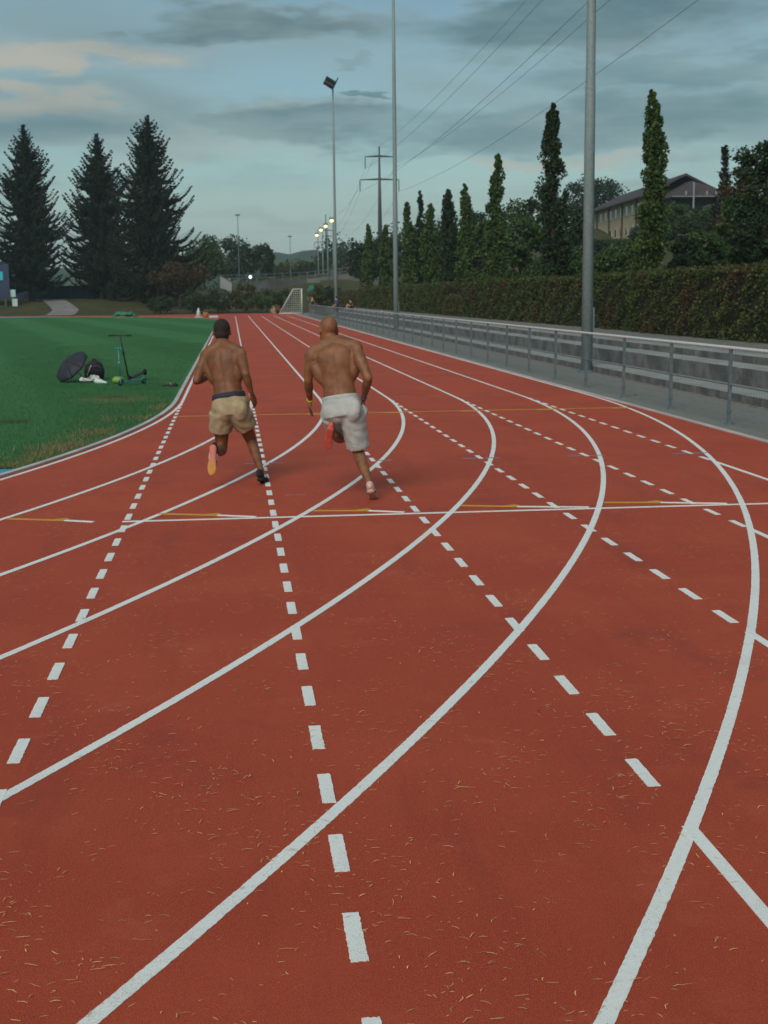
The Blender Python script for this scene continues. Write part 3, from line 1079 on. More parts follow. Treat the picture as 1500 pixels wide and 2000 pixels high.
# three spruces at the left
spruce(45, 174, 246, 152, 'leftmost tall spruce, standing apart beside the navy panels', 31)
spruce(188, 176, 264, 158, 'middle spruce with a thinner ragged top', 32)
spruce(287, 170, 228, 176, 'tallest spruce, rightmost of the three at the far bend', 33)

GL = 'trees and shrubs beyond the far end'
for (px, Y, tp, wp, mm, lab, n, leaf, lo) in [
        (395, 215, 458, 110, M_leaf, 'green round tree right of the tallest spruce', 3600, .48, .05),
        (438, 250, 453, 90, M_leafd, 'dark tree behind the thin mast at the far end', 3000, .5, .05),
        (484, 240, 464, 76, M_leafd, 'dark tree left of the small pointed one at the far end', 2600, .5, .05),
        (516, 245, 462, 44, M_leafd, 'small pointed dark tree at the end of the far tree line', 1800, .5, .05),
        (348, 164, 510, 132, M_leafr, 'low spreading reddish bush in front of the tallest spruce', 4200, .3, .35),
        (330, 205, 470, 90, M_leafd, 'dark tree tucked behind the tallest spruce', 2600, .5, .05),
        (580, 300, 508, 74, M_leafy, 'olive tree in front of the teal hill', 2200, .55, .02),
        (612, 300, 512, 60, M_leafd, 'dark tree behind the lit street lamps', 2000, .55, .02),
        (545, 310, 516, 60, M_leafd, 'low dark tree left of the olive one before the hill', 1800, .55, .02),
        (682, 260, 515, 46, M_leafr, 'brown bush right of the far tall pole', 1500, .5, .02),
        (376, 158.5, 566, 66, M_leafd, 'dark shrub at the left of the far shrub row', 2200, .22, .0),
        (425, 158, 556, 76, M_leafd, 'dark shrub below the white cladding at the far end', 2600, .22, .0),
        (478, 158, 548, 66, M_leafy, 'yellow green shrub below the white globe lamp', 2400, .22, .0),
        (520, 158, 558, 66, M_leaf, 'green shrub left of the goal', 2400, .22, .0),
        (556, 160, 562, 40, M_leafd, 'dark shrub behind the goal frame', 1600, .22, .0),
        (622, 165, 553, 46, M_leafy, 'olive shrub right of the goal', 1600, .24, .0),
        (648, 168, 556, 44, M_leafd, 'dark shrub behind the standing person in blue', 1600, .24, .0),
        (312, 158, 572, 60, M_leafd, 'small dark shrub below the reddish bush', 1800, .22, .0)]:
    broad_tree(px, Y, tp, wp, mm, lab, name='broadleaf_tree' if lo else 'shrub', cat='tree' if lo else 'shrub', group=GL, n=n, leaf=leaf, low=lo, nclump=30)

# ------------------------------------------------------------------ far setting
# teal wooded hill on the horizon
hv = []
hf = []
hxs = np.linspace(-350, 700, 120)
rg = np.random.default_rng(5)
prof = 30 + 4.5 * np.sin((hxs - 10) / 90) + 2.0 * np.sin(hxs / 31 + 1) + rg.normal(size=120) * .9
for i, (x, hgt) in enumerate(zip(hxs, prof)):
    for (yy, q) in ((760, 0), (800, .45), (840, .8), (900, 1.0), (1000, .9), (1150, .0)):
        hv.append((x * (1 + (yy - 900) / 4000), yy, -2 + hgt * q + (rg.normal() * .8 if q else 0)))
for i in range(119):
    for j in range(5):
        hf.append((i * 6 + j, (i + 1) * 6 + j, (i + 1) * 6 + j + 1, i * 6 + j + 1))
tag(MB().add(hv, hf).build('hills', M_hill, None, True), kind='structure')
# far-off woodland that reads as one dark mass along the horizon
P = []
rg = np.random.default_rng(9)
for (xa, xb, ya, yb_, hh, k) in ((-210, -40, 255, 300, 10, 14000), (-60, 22, 330, 380, 5, 9000), (20, 62, 300, 350, 8, 9000), (85, 210, 230, 300, 9, 9000)):
    xc = rg.uniform(xa, xb, 70)
    yc = rg.uniform(ya, yb_, 70)
    zc = rg.uniform(.1, 1, 70) * hh * rg.uniform(.6, 1, 70)
    c = np.stack([xc, yc, zc + terrain(xc, yc)], 1)
    P.append(clump_points(c, rg.uniform(2.0, 4.2, 70), k, rg))
V, F_ = leaves_np(np.vstack(P), .75, .6, .1, rg)
tag(link('woodland', np_mesh('woodland', V, F_), M_leafd), 'dark band of woodland on the horizon behind the far trees', 'woodland', kind='stuff')

# path, navy screen and sign at the far left
pp = [G(80, 612), G(143, 612)]
pa = [(-21.4, 153.5), (-17.6, 153.5), (-20.0, 164), (-24.0, 177), (-27.5, 177), (-23.6, 164)]
mb = MB()
n_ = 10
L_ = [np.array((-22.6, 154.0)), np.array((-24.2, 164.0)), np.array((-27.5, 178.0))]
for i in range(n_):
    s = i / (n_ - 1)
    y_ = 153.8 + s * 24
    xl = np.interp(s, [0, .45, 1], [-21.2, -21.0, -24.5])
    wd = np.interp(s, [0, 1], [3.4, 2.6])
    for x_ in (xl, xl + wd):
        mb.v.append((x_, y_, float(terrain(x_, y_)) + .05))
    if i:
        mb.f.append((2 * i - 2, 2 * i - 1, 2 * i + 1, 2 * i))
tag(mb.build('path', M_path), kind='structure')
nf = empty('screen_fence', (-24, 180, float(terrain(-24, 180))), 'long navy blue screen fence under the spruces', 'fence')
for i in range(15):
    x_ = -38 + i * 2.05
    MB().box((-1.0, -.03, .05), (1.0, .03, 1.75)).build('panel', M_navy, nf, loc=(x_ + 24, 0, 0))
    MB().box((-.05, -.05, -.1), (.05, .05, 1.85)).build('post', M_darkm, nf, loc=(x_ + 24 + 1.02, .02, 0))
b0 = atY(8, 590, 168)
bb = empty('scoreboard', (b0[0] - 2.0, 168, float(terrain(b0[0], 168))), 'tall navy scoreboard panel at the left edge behind the cyan banner', 'scoreboard')
MB().box((-2.4, -.15, 1.0), (2.75, .15, 5.0)).build('panel', M_navy, bb)
MB().box((-2.4, -.2, 3.1), (2.05, -.155, 4.1)).build('cyan_panel', M_cyan, bb)
for x_ in (-2.0, 2.2):
    MB().box((x_ - .1, -.1, -.3), (x_ + .1, .1, 1.0)).build('leg', M_darkm, bb)
s0 = G(20, 614.5)
sg = empty('banner_sign', (s0[0], s0[1] + 2, 0), 'cyan banner board on a grey post beside the far bend', 'sign')
MB().box((-3.0, -.03, 2.05), (.45, .03, 2.95)).build('banner', M_cyan, sg)
MB().box((-.32, -.05, 2.10), (.42, -.032, 2.90)).build('pale_plate', M_plate, sg)
MB().tube([(0, .08, -.1), (0, .08, 2.9)], .06, 8).build('post', M_galv, sg, True)
MB().tube([(-2.8, .08, -.1), (-2.8, .08, 2.9)], .06, 8).build('post', M_galv, sg, True)
MB().box((.04, -.02, .85), (.62, .03, 1.85)).build('notice_plate', M_plate, sg)

# grey road embankment with retaining wall and guard rail, rising to the right
road = MB()
pr = [atY(425, 563, 196), atY(520, 560, 200), atY(600, 557, 205), atY(680, 553, 205), atY(722, 547, 200), atY(765, 545, 196)]
pt = [atY(425, 552, 196), atY(520, 549, 200), atY(600, 545, 205), atY(680, 536, 205), atY(722, 527, 200), atY(765, 522, 196)]
vs = []
for a, b_ in zip(pr, pt):
    vs += [(a[0], a[1], a[2] - 3), (b_[0], b_[1], b_[2]), (b_[0], b_[1] + 6, b_[2] + .05), (b_[0], b_[1] + 6.2, a[2] - 3)]
fs = []
for i in range(len(pr) - 1):
    for k in range(4):
        k2 = (k + 1) % 4
        fs.append((4 * i + k, 4 * i + 4 + k, 4 * i + 4 + k2, 4 * i + k2))
fs += [(0, 1, 2, 3), (4 * len(pr) - 1, 4 * len(pr) - 2, 4 * len(pr) - 3, 4 * len(pr) - 4)]
ro = road.add(vs, fs).build('road_embankment', M_fgrey)
fix_normals(ro.data)
tag(ro, kind='structure')
gr = empty('guard_rail', tuple(pt[0]), 'grey guard rail fence along the far road embankment', 'railing')
q = np.array(pt) - pt[0]
for dz_ in (.5, 1.0):
    MB().tube([tuple(p + np.array([0, .3, dz_])) for p in q], .05, 5).build('rail', M_post, gr)
for i in range(len(q) - 1):
    for s in np.linspace(0, 1, 6)[:-1]:
        p = q[i] * (1 - s) + q[i + 1] * s
        MB().box((p[0] - .04, p[1] + .26, p[2] - .1), (p[0] + .04, p[1] + .34, p[2] + 1.1)).build('post', M_post, gr)

# white slanting cladding beyond the shrubs and the globe lamp
wc = atY(430, 563, 186)
wt = empty('white_shed', (wc[0], 186, wc[2]), 'small white slant-roofed shed gable above the far shrubs', 'shed')
k_ = 186 / FOC
MB().prism([(0, 0), (0, 26 * k_), (22 * k_, 12 * k_), (22 * k_, -12 * k_), (12 * k_, -3 * k_)], 0, .5, 'y').build('gable_wall', M_fwhite, wt)
MB().prism([(-.1, 26 * k_), (-.1, 27.5 * k_), (22.5 * k_, 13.2 * k_), (22.5 * k_, 12 * k_)], -.15, 2.0, 'y').build('roof', M_post, wt)
MB().box((.3, .5, -1.5), (1.4, 1.9, 1.3)).build('side_wall', M_fwhite, wt)
g0 = atY(489, 541, 180)
gl = empty('globe_lamp', (g0[0], 180, float(terrain(g0[0], 180))), 'white globe lamp on a post above the far shrubs', 'lamp')
hz_ = g0[2] - float(terrain(g0[0], 180))
MB().tube([(0, 0, 0), (0, 0, hz_)], .05, 6).build('post', M_post, gl)
MB().ellipsoid((0, 0, hz_), (.22, .22, .22)).build('globe', mlamp2, gl, True)
for (px, tp, Y, lab) in ((566, 460, 262, 'thin far mast with a small floodlight crossbar before the olive tree'), (464, 418, 225, 'very thin plain mast rising from the far trees'),
                         (529, 540, 215, 'short thin pole above the goal in the distance')):
    p = atY(px, tp, Y)
    zb = float(terrain(p[0], Y))
    ms = empty('thin_mast', (p[0], Y, zb), lab, 'mast')
    H = p[2] - zb
    MB().tube([(0, 0, -.2), (0, 0, H)], [.08, .045], 6).build('pole', M_post, ms)
    MB().box((-.4, -.10, H - .28), (.4, .10, H - .06)).build('crossbar', M_post, ms)

# lit street lamps
for i, (hx_, hy_, bx_, Y, lab) in enumerate([(647.7, 431, 652, 182, 'nearest and highest of the four lit street lamps'), (636, 442, 641, 200, 'second lit street lamp counted from the far tall pole'),
                                             (627, 449.5, 631.5, 215, 'third lit street lamp counted from the far tall pole'), (618.8, 459.4, 622.5, 232, 'lowest and leftmost of the four lit street lamps')]):
    hp = atY(hx_, hy_, Y)
    bp = atY(bx_, 552, Y)
    L = empty('street_lamp', (bp[0], Y, bp[2] - 1.0), lab, 'street lamp', 'lit street lamps on the far road')
    H = hp[2] - bp[2] + 1.0
    MB().tube([(0, 0, 0), (0, 0, H * .6), (0, 0, H * .95), (0, 0, H + .15), ((hp[0] - bp[0]) * .5, 0, H + .32)], [.11, .09, .07, .06, .05], 8).build('pole', M_galv, L, True)
    MB().box((hp[0] - bp[0] - .3, -.18, H + .14), ((hp[0] - bp[0]) + .35, .18, H + .40)).build('head', M_post, L)
    MB().ellipsoid((hp[0] - bp[0], -.06, H), (.24, .20, .20)).build('lamp_glass', mlamp, L, True)

# transmission masts with cross-arms and cables
def pylon(px, top, Y, arms, label):
    p = atY(px, top, Y)
    zb = float(terrain(p[0], Y))
    t = empty('power_mast', (p[0], Y, zb), label, 'power mast')
    H = p[2] - zb
    MB().tube([(0, 0, -.3), (0, 0, H * .55), (0, 0, H)], [.55, .34, .14], 8).build('mast', M_darkm, t, True)
    ends = []
    for (py, pl, pr_) in arms:
        a = atY(pl, py, Y)
        b_ = atY(pr_, py, Y)
        z = (a[2] + b_[2]) / 2 - zb
        MB().prism([(a[0] - p[0], z - .10), (b_[0] - p[0], z - .10), (b_[0] - p[0], z + .06), (0.2, z + .30), (-.2, z + .30), (a[0] - p[0], z + .06)], -.12, .12, 'y').build('cross_arm', M_darkm, t)
        for e in (a, b_):
            MB().tube([(e[0] - p[0], 0, z - .1), (e[0] - p[0], 0, z - 2.3)], .09, 6).build('insulator', M_darkm, t)
            ends.append((e[0], Y, z + zb - 2.3))
    return t, ends, (p[0], Y, p[2])


p1, e1, t1 = pylon(740.5, 286, 275, [(306, 713, 769), (351, 703, 779)], 'nearer power mast with two cross-arms left of the middle light pole')
p2, e2, t2 = pylon(636, 419, 510, [(450, 620, 652), (473, 614, 658)], 'farther small power mast behind the lit street lamps')
for a, b_, lab in zip(e1 + [t1], e2 + [t2], ('upper left cable', 'upper right cable', 'lower left cable', 'lower right cable', 'topmost earth cable')):
    a, b_ = np.array(a), np.array(b_)
    c = a + (a - b_) * np.array([1.0, 1.0, 0]) + np.array([3, 0, 1.0])
    pts = []
    for s in np.linspace(0, 1, 26):
        p = b_ * (1 - s) + a * s
        p[2] -= 4 * 5.0 * s * (1 - s)
        pts.append(p)
    for s in np.linspace(0, 1, 26)[1:]:
        p = a * (1 - s) + c * s
        p[2] -= 4 * 2.5 * s * (1 - s)
        pts.append(p)
    o = MB().tube([tuple(p - a) for p in pts], .020, 5).build('power_cable', M_cable, None, True, tuple(a))
    tag(o, lab + ' strung from the far power mast overhead to the right', 'cable', 'overhead power cables')


# floodlight poles along the walkway
def light_pole(X, Y, H, label, r0=.138, r1=.06):
    t = empty('floodlight_pole', (X, Y, 0), label, 'light pole', 'tall floodlight poles along the walkway')
    MB().tube([(0, 0, -.1), (0, 0, H * .35), (0, 0, H * .36), (0, 0, H * .7), (0, 0, H)], [r0, r0 * .86, r0 * .80, r0 * .62, r1], 24).build('pole', M_galv, t, True)
    MB().tube([(0, 0, -.02), (0, 0, .04)], .22, 16).build('base_plate', M_post, t)
    MB().box((r0 * .9 - .02, -.06, .9), (r0 * .9 + .035, .06, 1.5)).build('service_door', M_post, t)
    MB().tube([(0, -.8, H + .05), (0, .8, H + .05)], .045, 8).build('head_bar', M_darkm, t)
    for j, yy in enumerate((-.58, 0.0, .58)):
        for dz_, dx_ in ((.0, -.10), (.30, .06)):
            f_ = MB().prism([(-.62 + dx_, .46 + dz_), (-.58 + dx_, .53 + dz_), (.16 + dx_, .10 + dz_), (.13 + dx_, .0 + dz_)], yy - .20, yy + .20, 'y').build('floodlight', M_darkm, t, loc=(0, 0, H - .05))
    MB().tube([(.05, 0, H), (.42, 0, H + .75)], .05, 6).build('bracket', M_darkm, t)
    return t


light_pole(8.24, 31.15, 18.2, 'nearest tall grey floodlight pole in front of the hedge on the right', .135)
light_pole(8.33, 69.3, 18.2, 'middle tall floodlight pole, its top cut off by the picture')
light_pole(8.33, 109.5, 17.9, 'far floodlight pole with its lamp cluster against the sky')


# ------------------------------------------------------------------ houses on the bank
def window(parent, loc, w, hgt, rz=0):
    f_ = MB().box((-w / 2, -.05, 0), (w / 2, .02, hgt)).build('window', M_wframe, parent, loc=loc)
    MB().box((-w / 2 + .07, -.065, .07), (w / 2 - .07, -.052, hgt - .07)).build('pane', M_glass, f_)
    MB().box((-w / 2 - .06, -.12, -.07), (w / 2 + .06, -.003, -.004)).build('sill', M_wframe, f_)
    return f_


# long cream house, gable end away from the track
A = atY(1160, 470, 215)
Bp = atY(1268, 470, 178)
e_far, e_near = atY(1160, 413, 215), atY(1262, 387, 178)
dirv = np.array([Bp[0] - A[0], Bp[1] - A[1]])
Lh = np.linalg.norm(dirv)
dirv /= Lh
rz = math.atan2(dirv[1], dirv[0])
zg = e_far[2] - 7.6
hs = empty('cream_house', (A[0], A[1], zg), 'long cream house with dark brown roof behind the near light pole', 'house', rz=rz)
he = e_far[2] - zg
# local x runs along the facade (towards the camera); facade faces local -y
hs2 = 1
MB().box((0, 0, -1), (Lh, 9, he)).build('wall', M_wall, hs)
roof = MB().prism([(-1.1, he - .35), (-1.1, he - .12), (4.5, he + 2.6), (10.1, he - .12), (10.1, he - .35), (4.5, he + 2.3)], -.9, Lh + .9, 'x').build('roof', M_roof, hs)
MB().tube([(-.9, -1.15, he - .3), (Lh + .9, -1.15, he - .3)], .07, 6).build('gutter', M_darkm, roof)
for x_ in np.arange(2.5, Lh - 1, 9.0):
    MB().box((x_ - .45, -.10, -1), (x_ + .45, -.003, he - .02)).build('timber_strip', M_wood, hs)
for x_ in np.arange(5.5, Lh - 2, 3.6):
    for z_ in (he - 2.0, he - 4.8):
        w_ = window(hs, (x_, 0, z_), 1.3, 1.3)
# gabled house farther up the hillside
YG = 172.0
kpx = YG / FOC
c2 = atY(1367, 384, YG)
zg = c2[2] - 7.0
h2 = empty('gabled_house', (c2[0], YG, zg), 'dark roofed gabled house with a balcony at the upper right', 'house', rz=.0)
pk = atY(1367, 349, YG)[2] - zg
ev = 7.0
xl, xr = -62 * kpx, 70 * kpx
MB().box((xl + .5, .6, -3), (xr - .5, 9, ev - .1)).build('wall', mat('dark_timber', (.030, .024, .022), .85, var=.2, vscale=2), h2)
MB().add([(xl, -1, ev), (xr, -1, ev), (xr, 11, ev), (xl, 11, ev), (0, 3.0, pk), (0, 6.5, pk), (xl, -1, ev - .2), (xr, -1, ev - .2), (xr, 11, ev - .2), (xl, 11, ev - .2)],
         [(0, 1, 4), (1, 2, 5, 4), (2, 3, 5), (3, 0, 4, 5), (6, 7, 1, 0), (7, 8, 2, 1), (8, 9, 3, 2), (9, 6, 0, 3), (9, 8, 7, 6)]).build('roof', M_roof, h2)
MB().tube([(xl, -1.1, ev - .05), (xr, -1.1, ev - .05)], .07, 6).build('gutter', M_galv, h2)
for px in (1333, 1375, 1394, 1413, 1432):
    x_ = (px - 1367) * kpx
    MB().box((x_ - .10, -1.15, ev + .1), (x_ + .10, -1.0, ev + .65)).build('snow_guard', M_galv, h2)
MB().box((8 * kpx, -2.6, ev - 22 * kpx), (50 * kpx, .55, ev - 17.5 * kpx)).build('balcony_slab', M_fgrey, h2)
MB().tube([(26 * kpx, -2.4, ev - 21 * kpx), (6 * kpx, -1.0, ev - 47 * kpx)], .13, 6).build('balcony_strut', M_galv, h2)
MB().tube([(-20 * kpx, -1.4, ev - 24 * kpx), (-20 * kpx, -1.4, ev + 26 * kpx)], .12, 6).build('flue_pipe', M_galv, h2)
for x_ in (-2.4, 1.9):
    window(h2, (x_, .6, ev - 2.9), 1.3, 1.2)

# ------------------------------------------------------------------ goal stored by the far end
g0 = G(590, 612.5)
gx, gy = g0[0], g0[1]
gl_ = empty('football_goal', (gx, gy, 0), 'white football goal turned sideways at the far end of the track', 'goal')
th = 0.0
GH = 2.55
far = np.array([.35, 7.3, 0])


def gt(pts, r=.06, nm='frame_tube'):
    return MB().tube(pts, r, 8).build(nm, M_goal, gl_, True)


for off, nm in ((np.zeros(3), 'post'), (far, 'post')):
    gt([tuple(off), tuple(off + np.array([0, 0, GH]))], .07, 'post')
    gt([tuple(off + np.array([0, 0, GH])), tuple(off + np.array([-.9, 0, GH]))], .045, 'top_stay')
    gt([tuple(off + np.array([-.9, 0, GH])), tuple(off + np.array([-2.4, 0, .03]))], .045, 'back_stay')
    gt([tuple(off + np.array([0, 0, .03])), tuple(off + np.array([-2.4, 0, .03]))], .045, 'ground_bar')
gt([(0, 0, GH), tuple(far + np.array([0, 0, GH]))], .07, 'crossbar')
gt([(-2.4, 0, .03), tuple(far + np.array([-2.4, 0, .03]))], .045, 'ground_bar')
nb_ = MB()
for s in np.linspace(0, 1, 22):
    o = far * s
    nb_.tube([tuple(o + np.array([0, 0, GH])), tuple(o + np.array([-.9, 0, GH])), tuple(o + np.array([-2.4, 0, .03]))], .012, 3, False)
for s in np.linspace(0, 1, 12):
    p = np.array([-.9, 0, GH]) * (1 - s) + np.array([-2.4, 0, .03]) * s
    nb_.tube([tuple(p), tuple(p + far)], .012, 3, False)
    for off in (np.zeros(3), far):
        nb_.tube([tuple(off + np.array([0, 0, p[2]])), tuple(off + p)], .012, 3, False)
        x_ = -2.4 * s
        zt = GH if x_ > -.9 else GH * (1 - (-x_ - .9) / 1.5)
        nb_.tube([tuple(off + np.array([x_, 0, .03])), tuple(off + np.array([x_, 0, max(zt, .05)]))], .012, 3, False)
tag(nb_.build('net', M_net, gl_), kind='stuff')

# ------------------------------------------------------------------ people
M_skinA = mat('skin_deep_brown', (.168, .064, .025), .58, var=.30, vscale=11, bump=.0025, bscale=70)
M_skinB = mat('skin_brown', (.195, .079, .031), .58, var=.30, vscale=11, bump=.0025, bscale=70)
M_skinC = mat('skin_light', (.42, .25, .17), .55, var=.1, vscale=9)
M_hairA = mat('cropped_black_hair', (.020, .012, .010), .85, var=.4, vscale=90, bump=.003, bscale=300)
M_hairB = mat('fair_hair', (.40, .27, .12), .7, var=.3, vscale=50)
M_khaki = mat('khaki_cotton', (.335, .270, .165), .88, var=.16, vscale=14, bump=.002, bscale=160)
M_greyc = mat('pale_grey_cotton', (.405, .445, .435), .9, var=.10, vscale=14, bump=.002, bscale=160)
M_band = mat('navy_waistband', (.022, .026, .045), .8)
M_coral = mat('coral_rubber', (.62, .12, .085), .5, var=.15, vscale=30)
M_brace = mat('yellow_band', (.55, .50, .03), .5)
M_braceb = mat('blue_band', (.03, .05, .25), .5)
M_bluesh = mat('blue_shirt', (.01, .055, .25), .8)
M_blackc = mat('black_cloth', (.012, .011, .014), .85)
M_redc = mat('red_cloth', (.16, .04, .03), .85)
M_teals = mat('teal_shoe', (.02, .30, .22), .5)


def x_sole(b, vec, out, p):
    sp = b.n('ShaderNodeSeparateXYZ')
    b.t.links.new(vec, sp.inputs[0])
    n1 = b.noise(vec, 60, 3, .6)
    return b.mix(b.maprange(b.math('ADD', sp.outputs[0], b.math('MULTIPLY', n1, .05)), .10, .22), (.60, .22, .185, 1), (.58, .30, .07, 1))


M_pinksole = mat('pink_to_yellow_sole', (.6, .3, .2), .6, extra=x_sole)


def loft(mb, C, RX, RY, refs, n=20, sub=4, cap=True):
    """closed elliptical loft through centres C (Catmull-Rom), ring x axis along refs"""
    C = np.array(C, float)
    RX = np.array(RX, float)
    RY = np.array(RY, float)
    refs = np.array(refs, float)
    if refs.ndim == 1:
        refs = np.tile(refs, (len(C), 1))

    def cr(A):
        A = np.asarray(A, float)
        if A.ndim == 1:
            A = A[:, None]
        Pd = np.vstack([2 * A[0] - A[1], A, 2 * A[-1] - A[-2]])
        out = []
        for i in range(len(A) - 1):
            p0, p1, p2, p3 = Pd[i:i + 4]
            for s in np.linspace(0, 1, sub, endpoint=False):
                out.append(.5 * (2 * p1 + (p2 - p0) * s + (2 * p0 - 5 * p1 + 4 * p2 - p3) * s * s + (3 * p1 - p0 - 3 * p2 + p3) * s ** 3))
        out.append(A[-1])
        return np.array(out)
    c = cr(C)
    rx = np.maximum(cr(RX)[:, 0], .003)
    ry = np.maximum(cr(RY)[:, 0], .003)
    rf = cr(refs)
    T = np.gradient(c, axis=0)
    T /= np.linalg.norm(T, axis=1)[:, None] + 1e-9
    rings = []

    def ring(cc, t, r, a, b):
        x = r - t * r.dot(t)
        x /= np.linalg.norm(x) + 1e-9
        y = np.cross(t, x)
        th_ = np.linspace(0, 2 * math.pi, n, endpoint=False)
        return cc + np.outer(np.cos(th_) * a, x) + np.outer(np.sin(th_) * b, y)
    if cap:
        for a in (1.35, 1.0, .55):
            rings.append(ring(c[0] - T[0] * min(rx[0], ry[0]) * math.sin(a), T[0], rf[0], rx[0] * math.cos(a), ry[0] * math.cos(a)))
    for i in range(len(c)):
        rings.append(ring(c[i], T[i], rf[i], rx[i], ry[i]))
    if cap:
        for a in (.55, 1.0, 1.35):
            rings.append(ring(c[-1] + T[-1] * min(rx[-1], ry[-1]) * math.sin(a), T[-1], rf[-1], rx[-1] * math.cos(a), ry[-1] * math.cos(a)))
    vs = np.vstack(rings)
    fs = []
    m_ = len(rings)
    for i in range(m_ - 1):
        for k in range(n):
            fs.append((i * n + k, i * n + (k + 1) % n, (i + 1) * n + (k + 1) % n, (i + 1) * n + k))
    fs.append(tuple(range(n))[::-1])
    fs.append(tuple((m_ - 1) * n + k for k in range(n)))
    mb.add(vs, fs)
    return mb


def remeshed(mb, voxel, smooth_it=6, fac=.5):
    me = mb.mesh('tmp')
    fix_normals(me)
    o = bpy.data.objects.new('tmp', me)
    COL.objects.link(o)
    r = o.modifiers.new('r', 'REMESH')
    r.mode = 'VOXEL'
    r.voxel_size = voxel
    if smooth_it:
        s = o.modifiers.new('s', 'SMOOTH')
        s.factor = fac
        s.iterations = smooth_it
    dg = bpy.context.evaluated_depsgraph_get()
    out = bpy.data.meshes.new_from_object(o.evaluated_get(dg))
    bpy.data.objects.remove(o)
    bpy.data.meshes.remove(me)
    out.polygons.foreach_set('use_smooth', [True] * len(out.polygons))
    return out


def nrm(v):
    v = np.array(v, float)
    return v / (np.linalg.norm(v) + 1e-9)


def hand(mb, wr, dirv, palm_n, s=1.0, curl=.6, side=1):
    """palm with five separate bent fingers; palm_n points out of the palm"""
    d = nrm(dirv)
    pn = nrm(palm_n - d * np.dot(palm_n, d))
    lat = np.cross(d, pn) * side
    loft(mb, [wr, wr + d * .045 * s, wr + d * .095 * s], [.026 * s, .040 * s, .040 * s], [.019 * s, .016 * s, .013 * s], lat, 12, 3)
    for k, (off, L) in enumerate(((-.030, .070), (-.010, .080), (.010, .075), (.029, .058))):
        p0 = wr + d * .088 * s + lat * off * s
        a = curl * (.8 + .12 * k)
        p1 = p0 + (d * math.cos(a * .4) + pn * math.sin(a * .4)) * L * .45 * s
        p2 = p1 + (d * math.cos(a * 1.1) + pn * math.sin(a * 1.1)) * L * .32 * s
        p3 = p2 + (d * math.cos(a * 1.8) + pn * math.sin(a * 1.8)) * L * .25 * s
        loft(mb, [p0, p1, p2, p3], [.0092 * s, .0086 * s, .0078 * s, .0066 * s], [.0092 * s, .0086 * s, .0078 * s, .0066 * s], lat, 8, 2)
    t0 = wr + d * .030 * s - lat * .030 * s
    t1 = t0 + (d * .6 - lat * .62 + pn * .3) * .045 * s
    t2 = t1 + (d * .85 - lat * .2 + pn * .35) * .032 * s
    loft(mb, [t0, t1, t2], [.013 * s, .0105 * s, .0085 * s], [.013 * s, .0105 * s, .0085 * s], lat, 8, 2)


